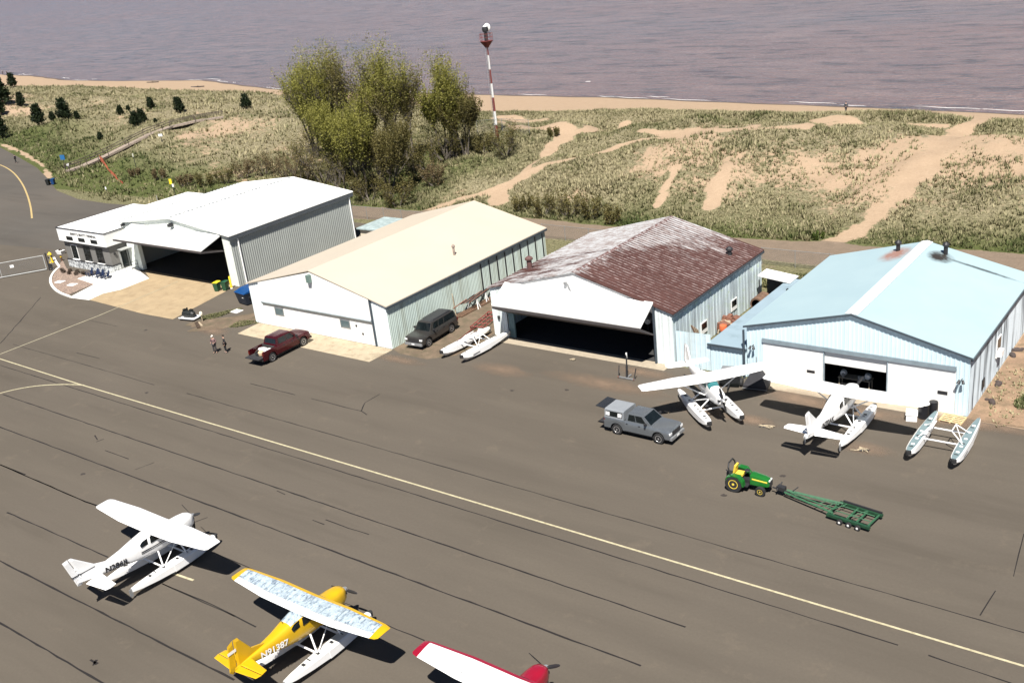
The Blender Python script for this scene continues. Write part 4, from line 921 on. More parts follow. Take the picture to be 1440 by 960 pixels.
    part(slab([(ty(a), c+dz) for a, c in rp], 'x', 0, .07), 'rudder', fin, r)
    y0s = -4.0 if swept else ty(-4.35); k_ = hst/1.86
    for sx in (-1, 1):
        part(slab([(sx*.06, y0s), (sx*1.78*k_, y0s-.25), (sx*1.86*k_, y0s-.60), (sx*.06, y0s-.66)], 'z', stz+dz, .07), 'stabilizer', fin, r)
        part(slab([(sx*.10, y0s-.69), (sx*1.88*k_, y0s-.63), (sx*1.80*k_, y0s-.95), (sx*.22, y0s-1.12)], 'z', stz+dz, .05), 'elevator', fin, r)
    # propeller
    mb = MB(); mb.lathe([(.17, 0), (.16, .1), (.10, .24), (.02, .31)], (0, 2.50, 2.12+dz), 'y', 14); sp_ = part(mb, 'spinner', chrome, r, True)
    nb, a0 = prop
    mb = MB()
    for k in range(nb):
        t = a0+2*math.pi*k/nb; c_, s_ = math.cos(t), math.sin(t)
        mb.loft([[(c_*rr-s_*wd*q, 2.60+q*wd*.35+o, 2.12+dz+s_*rr+c_*wd*q) for q, o in ((-1, 0), (0, .02), (1, 0), (0, -.02))] for rr, wd in ((.12, .05), (.35, .09), (.75, .085), (.98, .05), (1.02, .02))])
    part(mb, 'propeller', dark, r)
    mb = MB()
    for sx in (-.22, .22): mb.box((sx, 2.44, 2.08+dz), (.2, .12, .14))
    mb.tube((.3, 1.3, 1.5+dz), (.36, 1.1, 1.32+dz), .04); part(mb, 'engine_intake', dark, r)
    mb = MB(); mb.tube((0, -1.6, 2.7+dz), (0, -1.75, 3.15+dz), .012); part(mb, 'antenna', dark, r)
    add_floats(r, .90, 1.2, fmat=fl[0] if fl else awhite, deck=fl[1] if fl else None)
    if reg:
        tp = math.atan2(hw(ty(-1.9))-hw(ty(-3.7)), ty(-1.9)-ty(-3.7))
        for sx in (1, -1):
            y0_ = ty(-3.85) if sx > 0 else ty(-1.95)
            o = Vector((sx*(hw(y0_)+.035), y0_, 1.95+dz)); xd = Vector((math.sin(tp) if sx > 0 else math.sin(tp), sx*math.cos(tp), .0)); 
            if sx < 0: xd = Vector((math.sin(tp), -math.cos(tp), 0))
            o.z += .0 if sx > 0 else -.12
            text(reg, .48, regmat, r, frame_mtx(o, (xd.x if sx > 0 else xd.x, xd.y, -.07 if sx > 0 else .07), (0, 0, 1)), 'registration', .004, sx=1.02)
    return r
yel = M('aircraft_yellow', (.55, .33, .006), .35, vary=.04, coat=.4)
strp = M('stripped_aluminium', (.34, .41, .46), .5, metal=.0, vary=.2, scale=2.2, col2=(.11, .145, .19), amt=.44, soft=.14, fine=.3, det=8, stretch=(1.6, .8, 1))
wht2 = M('flap_white', (.76, .78, .78), .4, vary=.05, scale=2)
crim = M('aircraft_crimson', (.27, .006, .022), .3, vary=.05, coat=.4)
regk = M('registration_black', (.012, .012, .014), .5); regw = M('registration_white', (.8, .8, .78), .5)
seaplane('seaplane', 'all-white floatplane lettered N286JL with black side stripes, nearest the left edge', (-52.3, 28.65, 0), R_(.8), awhite, [awhite], awhite, 'N286JL', regk, stripes=regk, prop=(3, 2.53))
a = seaplane('seaplane', 'yellow floatplane lettered N91387 with patchy stripped-metal wing top', (-37.85, 27.62, 0), R_(0), yel, [strp, yel, wht2], yel, 'N91387', regw, tf=.87, stz=2.3, hst=1.62, swept=False, prop=(2, .1), stripped=strp, fl=(awhite, M('float_deck', (.62, .63, .60), .5, vary=.1)))
mb = MB(); mb.box((0.062, -4.82, 3.22), (.006, .5, .16)); part(mb, 'fin_plate', regw, a)
seaplane('seaplane', 'white floatplane with crimson nose and wing edge, cut off by the bottom of the photo', (-24.75, 27.72, 0), R_(0), crim, [awhite, crim, awhite], crim, prop=(3, .52))
seaplane('seaplane', 'white floatplane seen tail-on before the half-open door of the blue-roofed hangar', (-22.55, 62.15, 0), R_(-1), awhite, [awhite], awhite, 'N70AK', regk, prop=(3, 1))
t = seaplane('seaplane', 'slim white floatplane with teal windshield, nose towards the silver pickup', (-31.75, 61.05, 0), R_(-132), awhite, [awhite], awhite, span=10.3, swept=False, tf=.85, stz=2.2, hst=1.7, prop=(2, 1.35), slim=.78, w_top=2.85)
for c in t.children:
    if c.name.startswith(('windshield', 'window')): c.data.materials[0] = M('teal_glass', (.04, .16, .17), .12, spec=.8, vary=.2)
# loose pairs of floats
deckb = M('blue_grey_deck', (.15, .21, .225), .6, vary=.1)
def loose(label, loc, rz, deck, xo=1.35):
    r = thing('float_pair', label, 'floats', loc, rz, 'detached aircraft float pairs')
    add_floats(r, .93, xo, awhite, deck, white)
    for sx in (-1, 1):
        for y in (.95, -.75): mb = MB(); mb.tube((sx*xo, y, .78), (sx*(xo-.75), y*.6+.1, 1.45), .04, .04, 8); part(mb, 'strut', awhite, r)
        mb = MB(); mb.tube((sx*(xo-.75), .67, 1.45), (sx*(xo-.75), -.35, 1.45), .035); part(mb, 'fitting_rail', awhite, r)
        mb = MB(); mb.tube((sx*xo, .95, .78), (sx*(xo-.75), -.35, 1.45), .025); part(mb, 'brace', awhite, r)
        mb = MB(); mb.box((sx*(xo+.37), 1.6, .5), (.01, .9, .05)); part(mb, 'hull_mark', dark, r)
    return r
loose('pair of white floats with blue-grey decks near the right edge of the apron', (-16.0, 62.75, 0), R_(181), deckb)
loose('pair of white floats lying by the left corner of the rusty-roofed hangar', (-55.75, 63.95, 0), R_(177), awhite, 1.18)

# ------------------------------------------------------------------ road vehicles (local +Y is forward)
def wheel(root, x, y, r, wd, rim, rr=.62, ty=None):
    s = 1 if x > 0 else -1
    mb = MB(); mb.lathe([(r*.5, -wd/2), (r*.96, -wd/2), (r, -wd*.32), (r, wd*.32), (r*.96, wd/2), (r*.5, wd/2)], (x, y, r), 'x', 24); w_ = part(mb, 'wheel', ty or black, root, 40)
    mb = MB(); e = s*wd/2
    mb.lathe([(r*rr, e*.75), (r*rr, e*1.04), (r*rr*.88, e*1.04), (r*rr*.80, e*.85), (r*.16, e*.90), (r*.14, e*1.05), (.005, e*1.06)], (x, y, r), 'x', 20); q = part(mb, 'rim', rim, w_, 30)
    mb = MB()
    for k in range(5):
        t = 2*math.pi*k/5+.3; c_, s_ = math.cos(t)*r*rr*.52, math.sin(t)*r*rr*.52; mb.tube((x+e*.93, y+c_, r+s_), (x+e*.965, y+c_, r+s_), r*.09, r*.09, 8)
    part(mb, 'rim_hole', dark, w_)
def car(name, label, cat, loc, rz, paint, Ln, Wd, hood, ztop, cab, wb, r, bed=None, roofm=None, rim=None, rear_full=False, rack=False, pillars=(), group=None):
    """cab = (y windshield base, y windshield top, y rear top, y rear base), body runs -Ln/2..Ln/2"""
    t = thing(name, label, cat, loc, rz, group); h = Ln/2; w = Wd/2
    ya, yb_ = wb
    belt = hood+.06
    def zb(y):
        z = .42
        for c in (ya, yb_):
            d = abs(y-c)
            if d < r*1.28: z = max(z, r+math.sqrt(max(0, (r*1.28)**2-d*d))*.98-.02)
        return z
    def zt(y):
        if y > cab[0]: return hood-.06*((y-cab[0])/(h-cab[0]))**2-(.10 if y > h-.08 else 0)
        return belt
    end = bed[0] if bed else -h
    ysn = sorted(set([-h, -h+.06, h, h-.08, h-.3, cab[0], end]+[float(v) for v in np.linspace(-h+.1, h-.35, 16)]+[c+d for c in (ya, yb_) for d in np.linspace(-r*1.3, r*1.3, 11)]))
    ysn = [y for y in ysn if y >= end-1e-6]
    rings = []
    for y in ysn:
        k = 1-.055*max(0, (y-(h-.4))/.4)**2-.05*max(0, (-h+.3-y)/.3)**2; ww = w*k; b0 = zb(y); tt = zt(y)
        rings.append([(-ww*.93, y, b0), (-ww, y, b0+.05), (-ww, y, max(b0+.08, (b0+tt)/2)), (-ww*.975, y, max(tt-.12, b0+.1)), (-ww*.90, y, tt-.01), (-ww*.45, y, tt+.02), (ww*.45, y, tt+.02), (ww*.90, y, tt-.01), (ww*.975, y, max(tt-.12, b0+.1)), (ww, y, max(b0+.08, (b0+tt)/2)), (ww, y, b0+.05), (ww*.93, y, b0)])
    mb = MB(); mb.loft(rings)
    body = part(mb, 'body', paint, t, 35)
    # cabin
    wb_, wt_ = w*.93, w*.76
    y0, y1, y2, y3 = cab
    ring = [(y0, wb_*.96, belt-.03), (y1, wt_, ztop-.03), (y1-.25, wt_*1.0, ztop), (y2+.2, wt_, ztop), (y2, wt_, ztop-.03), (y3, wb_*.96, belt-.03)]
    rr_ = []
    for y, ww, z in ring: rr_.append((y, ww, z))
    mb = MB()
    # corners: belt ring & roof ring
    Bf, Br = belt-.04, belt-.04
    P = lambda sx, y, ww, z: (sx*ww, y, z)
    vs = [P(-1, y0, wb_*.97, Bf), P(1, y0, wb_*.97, Bf), P(1, y3, wb_*.97, Br), P(-1, y3, wb_*.97, Br),
          P(-1, y1, wt_, ztop-.04), P(1, y1, wt_, ztop-.04), P(1, y2, wt_, ztop-.04), P(-1, y2, wt_, ztop-.04),
          P(-1, y1-.10, wt_*.88, ztop), P(1, y1-.10, wt_*.88, ztop), P(1, y2+.10, wt_*.88, ztop), P(-1, y2+.10, wt_*.88, ztop)]
    mb.add(vs, [(0, 1, 5, 4), (1, 2, 6, 5), (2, 3, 7, 6), (3, 0, 4, 7), (4, 5, 9, 8), (5, 6, 10, 9), (6, 7, 11, 10), (7, 4, 8, 11)])
    part(mb, 'cab', paint, t)
    mb = MB(); rz0 = ztop; mb.loft([[(sx*wt_*.86, y, z) for sx, z in ((-1, rz0), (-.6, rz0+.022), (.6, rz0+.022), (1, rz0))] for y in (y1-.10, y2+.10)]); part(mb, 'roof', roofm or paint, t)
    V = [Vector(v) for v in vs]
    def pane(quad, u0, u1, v0, v1, nm, off=.012, mat=glass):
        a, b_, c, d = [V[i] for i in quad]
        n = (b_-a).cross(d-a).normalized(); ce = (a+b_+c+d)/4
        if n.dot(ce-Vector((0, (y0+y3)/2, (belt+ztop)/2))) < 0: n = -n
        L_ = lambda u, v: a.lerp(b_, u).lerp(d.lerp(c, u), v)
        q = [L_(u, v) for u, v in ((u0, v0), (u1, v0), (u1, v1), (u0, v1))]
        m_ = MB(); m_.loft([[tuple(p+n*o) for p in q] for o in (-.01, off)]); part(m_, nm, mat, t)
    pane((0, 1, 5, 4), .05, .95, .08, .94, 'windshield')
    pane((2, 3, 7, 6), .08, .92, .2, .85, 'rear_window')
    for qd, fl_ in (((1, 2, 6, 5), 0), ((3, 0, 4, 7), 1)):
        pr = list(pillars)
        for a, c in zip(pr[:-1], pr[1:]):
            u0, u1 = (a+.015, c-.015) if not fl_ else (1-c+.015, 1-a-.015)
            pane(qd, u0, u1, .16, .90, 'window')
    for x in (-1, 1):
        for y in (ya, yb_):
            wheel(t, x*(w-.13), y, r, .24, rim or chrome)
            mb = MB(); mb.bb(x*(w-.30)-.02, x*(w-.30)+.02, y-r*1.2, y+r*1.2, r*.5, r*2.05); part(mb, 'wheel_well', black, t)
        mb = MB(); mb.box((x*(w+.10), y0-.35, belt+.12), (.2, .12, .17)); mb.box((x*(w+.0), y0-.33, belt+.05), (.16, .05, .05)); part(mb, 'mirror', dark, t)
        mb = MB(); mb.box((x*(w-.19), h-.03, hood-.27), (.28, .10, .16)); part(mb, 'headlight', M('headlight', (.75, .76, .76), .15), t)
        mb = MB(); mb.box((x*(w-.07), -h+.03, belt-.25), (.12, .09, .30)); part(mb, 'tail_light', M('tail_light', (.12, .008, .006), .3), t)
        for yy in [cab[0]-.75] + ([cab[0]-1.75] if len(pillars) > 2 else []):
            mb = MB(); mb.box((x*(w+.006), yy-.15, belt-.16), (.03, .14, .035)); part(mb, 'door_handle', dark, t)
    mb = MB(); mb.box((0, h-.005, hood-.36), (Wd*.56, .05, .34)); part(mb, 'grille', dark, t)
    mb = MB(); mb.box((0, h+.04, .52), (Wd*.94, .20, .20)); bu = part(mb, 'bumper', grey if paint is not crimd else dark, t)
    mb = MB(); mb.box((0, h+.145, .55), (.32, .012, .12)); part(mb, 'number_plate', white, bu)
    mb = MB(); mb.box((0, -h-.05, .52), (Wd*.90, .16, .18)); part(mb, 'bumper', dark, t)
    mb = MB(); mb.bb(-w*.8, w*.8, -h+.3, h-.3, .24, .45); part(mb, 'chassis', black, t)
    if bed:
        e0, floor = bed; 
        for x in (-1, 1):
            ringsb = []
            for y in sorted(set([-h, e0]+[float(v) for v in np.linspace(-h, e0, 8)]+[ya+d for d in np.linspace(-r*1.3, r*1.3, 11)])):
                if y > e0+1e-6 or y < -h: continue
                b0 = zb(y); ringsb.append([(x*(w-.11), y, b0), (x*w, y, b0+.03), (x*w, y, (belt+b0)/2+.1), (x*(w-.02), y, belt-.08), (x*(w-.05), y, belt), (x*(w-.13), y, belt)])
            mb = MB(); mb.loft(ringsb); part(mb, 'bed_side', paint, t)
        mb = MB(); mb.bb(-w+.12, w-.12, -h+.02, e0, floor-.08, floor); mb.bb(-w+.13, w-.13, e0-.06, e0-.01, floor, belt-.01); part(mb, 'bed_floor', M('bed_liner', (.03, .03, .03), .8), t)
    if rack:
        for x in (-1, 1): mb = MB(); mb.tube((x*wt_*.82, y1-.5, ztop+.07), (x*wt_*.82, y2+.3, ztop+.07), .025); part(mb, 'roof_rail', dark, t)
    return t, dict(w=w, h=h, belt=belt)
crimd = M('dark_crimson_paint', (.040, .0015, .004), .22, vary=.06, coat=.25, spec=.3)
silver = M('silver_grey_paint', (.15, .165, .18), .26, metal=.45, vary=.05, coat=.3)
pewter = M('pewter_paint', (.055, .052, .048), .28, metal=.4, vary=.06, coat=.3)
# dark red crew-cab pickup, tailgate down, load of white sacks
t, q = car('pickup_truck', 'dark red crew-cab pickup with its tailgate down and white load in the bed', 'pickup truck', (-72.65, 56.3, 0), R_(2), crimd, 5.9, 1.98, 1.20, 1.90, (1.50, .88, -.95, -1.15), (-1.93, 1.97), .42, bed=(-1.30, .74), pillars=(.12, .50, .93))
h_, w_ = q['h'], q['w']
mb = MB(); mb.bb(-w_+.1, w_-.1, -h_-.55, -h_-.01, .70, .78); part(mb, 'tailgate', M('tailgate_inside', (.03, .03, .032), .6), t)
def rootpt(t, x, y, z):
    p = Matrix.Translation(t.location) @ Matrix.Rotation(t.rotation_euler.z, 4, 'Z') @ Vector((x, y, z)); return (p.x, p.y, p.z)
o = thing('cargo_sack', 'stack of white sacks filling the front of the red pickup bed', 'sacks', rootpt(t, 0, -1.78, .745), R_(2))
r = random.Random(5)
for k in range(7):
    mb = MB(); x, y, z = r.uniform(-.45, .45), r.uniform(-.35, .35), .10+.14*(k//3); mb.lathe([(.02, -.36), (.20, -.33), (.28, -.1), (.28, .12), (.2, .33), (.02, .36)], (x, y, z), 'x', 12, sc=(1, .42)); part(mb, 'sack', white, o, True)
o = thing('tan_bundle', 'tan and orange bundle at the tail of the red pickup bed', 'bundle', rootpt(t, .25, -2.55, .745), R_(-20))
mb = MB(); mb.lathe([(.02, -.2), (.24, -.15), (.28, .1), (.16, .24), (.03, .28)], (0, 0, .22), 'z', 12); part(mb, 'bag', M('tan_cloth', (.55, .40, .26), .8, vary=.25, scale=8), o, True)
mb = MB(); mb.lathe([(.02, -.15), (.16, -.1), (.17, .1), (.03, .16)], (.34, .12, .16), 'z', 10); part(mb, 'bag', M('rust_cloth', (.35, .12, .05), .8), o, True)
mb = MB(); mb.box((-.3, -.2, .1), (.3, .35, .2), rz=.4); part(mb, 'box', dark, o)
# silver pickup with topper
t, q = car('pickup_truck', 'silver extended-cab pickup with a topper and raised rear hatch', 'pickup truck', (-34.4, 56.07, 0), R_(-90.5), silver, 5.25, 1.88, 1.15, 1.79, (1.15, .50, -.75, -.92), (-1.62, 1.72), .40, bed=(-.92, .74), pillars=(.14, .56, .92))
h_, w_, bt = q['h'], q['w'], q['belt']
mb = MB()
A = [(-w_+.03, bt+.005), (-w_+.12, 1.80), (-w_+.25, 1.84), (w_-.25, 1.84), (w_-.12, 1.80), (w_-.03, bt+.005)]
mb.loft([[(x, y, z) for x, z in A] for y in (-h_+.05, -1.02)]); tp = part(mb, 'topper', M('topper_silver', (.26, .28, .30), .4, metal=.2, vary=.04), t)
for sx in (-1, 1):
    mb = MB(); mb.loft([[(sx*(w_-.045+o+.01), y0_, bt+.16), (sx*(w_-.045+o+.01), y1_, bt+.16), (sx*(w_-.095+o+.01), y1_, 1.72), (sx*(w_-.095+o+.01), y0_, 1.72)] for o in (-.02, .01) for y0_, y1_ in ((-h_+.15, -1.12), )]); part(mb, 'side_window', glass, tp)
    for yy in (-h_+.33, -1.32):
        mb = MB(); mb.loft([[(sx*(w_-.02+o), yy-.16, bt+.20), (sx*(w_-.02+o), yy+.16, bt+.20), (sx*(w_-.07+o), yy+.16, 1.66), (sx*(w_-.07+o), yy-.16, 1.66)] for o in (0, .012)]); part(mb, 'window_sticker', M('sticker_grey', (.60, .60, .60), .6, vary=.3, scale=12), tp)
mb = MB(); mb.loft([[(-w_+.14, y, z), (w_-.14, y, z), (w_-.14, y, z+.03), (-w_+.14, y, z+.03)] for y, z in ((-h_+.05, 1.80), (-h_-.72, 1.86))]); part(mb, 'rear_hatch', M('hatch_dark', (.02, .022, .025), .25), t)
mb = MB(); mb.bb(-w_+.1, w_-.1, -h_-.50, -h_-.01, .70, .76); part(mb, 'tailgate', dark, t)
# grey SUV
t, q = car('sport_utility_vehicle', 'pewter grey full-size sport utility vehicle by the pale green hangar wall', 'SUV', (-61.2, 64.45, 0), R_(-176), pewter, 5.5, 2.0, 1.20, 1.93, (1.38, .85, -2.52, -2.70), (-1.70, 1.80), .41, pillars=(.08, .30, .52, .97), rack=True, roofm=M('suv_roof', (.03, .03, .032), .35, vary=.06))

# ------------------------------------------------------------------ tractor and towing frame
jd = M('tractor_green', (.01, .12, .018), .3, vary=.06, coat=.4); jy = M('tractor_yellow', (.70, .52, .06), .45)
t = thing('compact_tractor', 'small green tractor with yellow seat and yellow wheel centres', 'tractor', (-24.75, 52.35, 0), R_(-87))
mb = MB(); rg = []
for y, w_, a, c in ((1.42, .20, .62, .88), (1.35, .29, .55, 1.0), (1.0, .33, .52, 1.10), (.35, .36, .55, 1.20), (.22, .36, .55, 1.20)):
    rg.append([(-w_, y, a), (-w_*1.02, y, (a+c)/2), (-w_*.85, y, c-.06), (-w_*.4, y, c), (w_*.4, y, c), (w_*.85, y, c-.06), (w_*1.02, y, (a+c)/2), (w_, y, a)])
mb.loft(rg); hd_ = part(mb, 'hood', jd, t, 30)
mb = MB()
for sx in (-1, 1): mb.loft([[(sx*(w_*1.02+.008), y, z0_) , (sx*(w_*1.02+.02), y, z0_+.05), (sx*(w_*1.02+.0), y, z0_+.10)] for y, w_, z0_ in ((1.30, .30, .80), (.35, .36, .90))], caps=False)
part(mb, 'hood_stripe', jy, hd_)
mb = MB(); mb.box((0, 1.43, .70), (.42, .06, .34)); part(mb, 'grille', dark, t)
for sx in (-.14, .14): mb = MB(); mb.box((sx, 1.40, .93), (.15, .08, .08)); part(mb, 'headlight', M('headlight', (.75, .76, .76), .15), t)
mb = MB(); mb.bb(-.2, .2, -1.1, 1.2, .42, .72); mb.bb(-.6, .6, -.55, .15, .44, .50); mb.tube((-.6, -.75, .5), (.6, -.75, .5), .10); mb.tube((-.5, .95, .32), (.5, .95, .32), .05); part(mb, 'chassis', dark, t)
for sx in (-1, 1):
    wheel(t, sx*.62, -.72, .56, .34, jy, .55); wheel(t, sx*.55, .95, .32, .22, jy, .52)
    mb = MB(); pr = [(-1.22, .78), (-1.15, 1.0), (-.8, 1.16), (-.35, 1.12), (-.1, .80), (-.05, .50), (-.14, .50), (-.2, .76), (-.42, 1.06), (-.8, 1.10), (-1.1, .95), (-1.15, .78)]
    mb.prism(pr, sx*.42, sx*.80, axis='x'); part(mb, 'fender', jd, t)
    mb = MB(); mb.tube((sx*.5, -1.0, .9), (sx*.5, -1.12, 1.5), .05); part(mb, 'roll_bar', dark, t)
mb = MB(); mb.tube((-.5, -1.12, 1.5), (-.3, -1.16, 1.74), .05); mb.tube((.5, -1.12, 1.5), (.3, -1.16, 1.74), .05); mb.tube((-.3, -1.16, 1.74), (.3, -1.16, 1.74), .05); part(mb, 'roll_bar', dark, t)
mb = MB(); mb.box((0, -.55, .98), (.5, .48, .14)); mb.box((0, -.84, 1.28), (.48, .12, .58), rx=-.2); part(mb, 'seat', jy, t)
mb = MB(); mb.tube((0, .2, 1.0), (0, -.06, 1.28), .03); mb.lathe([(.16, 0), (.19, .02), (.16, .04)], (0, -.08, 1.28), 'z', 16); part(mb, 'steering_wheel', dark, t)
mb = MB(); mb.tube((0, -1.2, .8), (0, -1.5, 1.05), .04); mb.box((0, -1.25, .7), (.35, .3, .5)); part(mb, 'hitch_arm', dark, t)
gf = M('frame_green', (.012, .05, .024), .5, vary=.25, scale=5); gl = M('frame_green_light', (.03, .10, .05), .5, vary=.2, scale=5)
t = thing('launch_trailer', 'long low green steel trailer frame coupled to the tractor', 'trailer', (-22.9, 52.45, 0), math.atan2(-.85, 6.35)-R_(0))
# local +X runs from the coupling to the tail
mb = MB(); mb.tube((-.35, 0, .42), (1.1, 0, .42), .05); mb.box((.25, 0, .55), (.5, .35, .25)); mb.tube((.1, -.3, .5), (.1, .35, .75), .04); mb.tube((.9, .1, .45), (1.2, .35, .75), .03); part(mb, 'drawbar', dark, t)
mb = MB()
for s in (-1, 1): mb.tube((.55, s*.14, .42), (4.0, s*.62, .40), .075, .075, 4); mb.tube((.9, s*.05, .48), (3.9, s*.30, .46), .05, .05, 4)
for k in range(3): x = 2.7+k*.5; mb.tube((x, -.1-.15*(x-.55), .42), (x+.5, .1+.15*(x-.05), .42), .03, .03, 4)
part(mb, 'tongue', gl, t)
for s in (-1, 1):
    mb = MB(); mb.bb(3.7, 6.35, s*.78-.10, s*.78+.10, .22, .38); part(mb, 'side_beam', gf, t)
mb = MB()
for x in (3.75, 4.9, 5.5, 6.2): mb.bb(x-.05, x+.05, -.68, .68, .30, .38)
mb.tube((4.0, -.3, .41), (6.1, -.3, .41), .035, .035, 4); mb.tube((4.0, .35, .41), (6.1, .35, .41), .035, .035, 4); mb.tube((4.9, -.6, .42), (5.5, .6, .42), .03, .03, 4); part(mb, 'cross_member', gl, t)
mb = MB(); mb.bb(3.9, 6.3, .80, .88, .38, .50); part(mb, 'padded_rail', dark, t)
for x in (4.6, 5.15, 5.7):
    for s in (-.98, .98): mb = MB(); mb.lathe([(.04, -.06), (.17, -.06), (.17, .06), (.04, .06)], (x, s, .17), 'y', 14); wq = part(mb, 'wheel', black, t); mb = MB(); mb.tube((x, s-.066, .17), (x, s+.066, .17), .07, .07, 10); part(mb, 'hub', white, wq)
for p in [c for c in t.children]: pass
# ------------------------------------------------------------------ people
def person(label, loc, rz, pose='stand', cloth=((.05, .05, .06), (.02, .02, .025)), cap=None, h=1.78, group=None, detail=True, k_=0):
    t = thing('person', label, 'person', loc, rz, group); s = h/1.78
    st = .10 if pose == 'stand' else .26
    J = {'pelvis': (0, 0, .95), 'waist': (0, 0, 1.10), 'chest': (0, .01, 1.34), 'neck': (0, 0, 1.50), 'headb': (0, .01, 1.58), 'head': (0, .02, 1.68), 'crown': (0, .01, 1.76)}
    E_ = [('pelvis', 'waist'), ('waist', 'chest'), ('chest', 'neck'), ('neck', 'headb'), ('headb', 'head'), ('head', 'crown')]
    Rr = {'pelvis': (.15, .11), 'waist': (.135, .095), 'chest': (.16, .11), 'neck': (.055, .055), 'headb': (.065, .075), 'head': (.08, .098), 'crown': (.055, .065)}
    for sx, n in ((-1, 'L'), (1, 'R')):
        stepy = st*(1 if sx > 0 else -1) if pose != 'stand' else .03*sx
        J['hip'+n] = (sx*.10, 0, .90); J['knee'+n] = (sx*.115, stepy*.55+.03, .50); J['ank'+n] = (sx*.12, stepy*1.0-.02, .09); J['toe'+n] = (sx*.14, stepy+.15, .035)
        E_ += [('pelvis', 'hip'+n), ('hip'+n, 'knee'+n), ('knee'+n, 'ank'+n), ('ank'+n, 'toe'+n)]
        Rr['hip'+n] = (.095, .095); Rr['knee'+n] = (.06, .06); Rr['ank'+n] = (.04, .045); Rr['toe'+n] = (.042, .03)
        el = (sx*.29, -.03, 1.16); wr = (sx*.18, .22, 1.08) if (pose == 'stand' and (k_+sx) % 2 == 0) else (sx*.27, .06, .90)
        if pose == 'hips': wr = (sx*.18, .12, 1.02)
        J['sh'+n] = (sx*.175, 0, 1.42); J['el'+n] = el; J['wr'+n] = wr; E_ += [('chest', 'sh'+n), ('sh'+n, 'el'+n), ('el'+n, 'wr'+n)]
        Rr['sh'+n] = (.06, .06); Rr['el'+n] = (.042, .042); Rr['wr'+n] = (.028, .028)
        wv_ = Vector(wr); d = (wv_-Vector(el)).normalized(); pm = wv_+d*.07; J['palm'+n] = tuple(pm); E_.append(('wr'+n, 'palm'+n)); Rr['palm'+n] = (.036, .02)
        if detail:
            side = d.cross(Vector((sx, 0, 0))).normalized()
            for f in range(4):
                a = pm+side*(f-1.5)*.018+d*.03; b_ = a+d*(.035+.008*(1.5-abs(f-1.5)))-Vector((sx*.012, 0, 0)); J[f'f{f}{n}'] = tuple(a); J[f'g{f}{n}'] = tuple(b_); E_ += [('palm'+n, f'f{f}{n}'), (f'f{f}{n}', f'g{f}{n}')]; Rr[f'f{f}{n}'] = (.009, .009); Rr[f'g{f}{n}'] = (.007, .007)
            a = wv_+d*.03+side*.035; J['th'+n] = tuple(a+d*.03+side*.02); E_.append(('wr'+n, 'th'+n)); Rr['th'+n] = (.01, .01)
    def skinmesh(nm, names, mat, grow, root_):
        nn = [n for n in J if names(n)]; ix = {n: i for i, n in enumerate(nn)}
        me = bpy.data.meshes.new(nm); me.from_pydata([tuple(c*s for c in J[n]) for n in nn], [(ix[a], ix[b_]) for a, b_ in E_ if a in ix and b_ in ix], [])
        o = bpy.data.objects.new(nm, me); COL.objects.link(o); o.parent = t; md = o.modifiers.new('skin', 'SKIN'); md.use_smooth_shade = True
        for n, i in ix.items():
            sv = me.skin_vertices[0].data[i]; sv.radius = (Rr[n][0]*s+grow, Rr[n][1]*s+grow); sv.use_root = (n == root_)
        o.modifiers.new('sub', 'SUBSURF').levels = 1; o.modifiers['sub'].render_levels = 1
        me.materials.append(mat); return o
    try:
        skinmesh('body', lambda n: True, skin, 0, 'pelvis')
        ck = lambda c, n: M(n+'_%d_%d_%d' % tuple(int(x*100) for x in c), c, .85, vary=.2, scale=14, col2=tuple(min(1, x*3+.05) for x in c) if n == 'shirt' and k_ == 1 else None, amt=.45)
        skinmesh('shirt', lambda n: n in ('pelvis', 'waist', 'chest') or n[:2] in ('sh', 'el', 'wr'), ck(cloth[0], 'shirt'), .018, 'chest')
        skinmesh('trousers', lambda n: n == 'pelvis' or n[:3] in ('hip', 'kne', 'ank'), ck(cloth[1], 'trousers'), .022, 'pelvis')
    except Exception as ex: print('skin', ex)
    hm = M('hair_dark', (.02, .015, .012), .8) if cap is None else M('cap_%d' % int(cap[0]*100), cap, .8)
    mb = MB(); mb.lathe([(.10, .0), (.108, .05), (.085, .10), (.04, .13), (.005, .135)], (0, .0, 1.665*s), 'z', 14, sc=(.88, 1.08))
    if cap: mb.box((0, .12, 1.69*s), (.13, .10, .012), rx=-.15)
    part(mb, 'cap' if cap else 'hair', hm, t, True)
    for sx, n in ((-1, 'L'), (1, 'R')):
        a = J['ank'+n]; mb = MB(); mb.loft([[(a[0]*s+q*w_, a[1]*s+y, z) for q, z in ((-1, .0), (-1, hh*.7), (-.5, hh), (.5, hh), (1, hh*.7), (1, 0))] for y, w_, hh in ((-.09, .035, .09), (.0, .045, .12), (.12, .05, .07), (.20, .035, .05))]); part(mb, 'shoe', dark, t)
        mb = MB(); mb.lathe([(.002, -.01), (.011, 0), (.002, .01)], (sx*.033, .108, 1.685*s), 'y', 8); part(mb, 'eye', dark, t)
    mb = MB(); mb.loft([[(-.012, .10, 1.69*s), (.012, .10, 1.69*s), (0, .104, 1.70*s)], [(-.018, .11, 1.645*s), (.018, .11, 1.645*s), (0, .135, 1.648*s)]]); part(mb, 'nose', skin, t)
    return t
x, y = G(303.5, 496); person('man in a white cap and patterned shirt standing left of the other on the apron', (x, y, 0), R_(-160), cloth=((.09, .05, .05), (.045, .04, .045)), cap=(.7, .66, .58), k_=1)
x, y = G(318.5, 495.5); person('man dressed all in black standing beside the man in the white cap', (x, y, 0), R_(150), cloth=((.012, .012, .016), (.012, .012, .014)), k_=0)
x, y = G(23, 229.5); person('person in dark clothes walking along the road at the left edge', (x, y, .005), R_(120), 'walk', cloth=((.012, .014, .03), (.012, .012, .016)), detail=False)
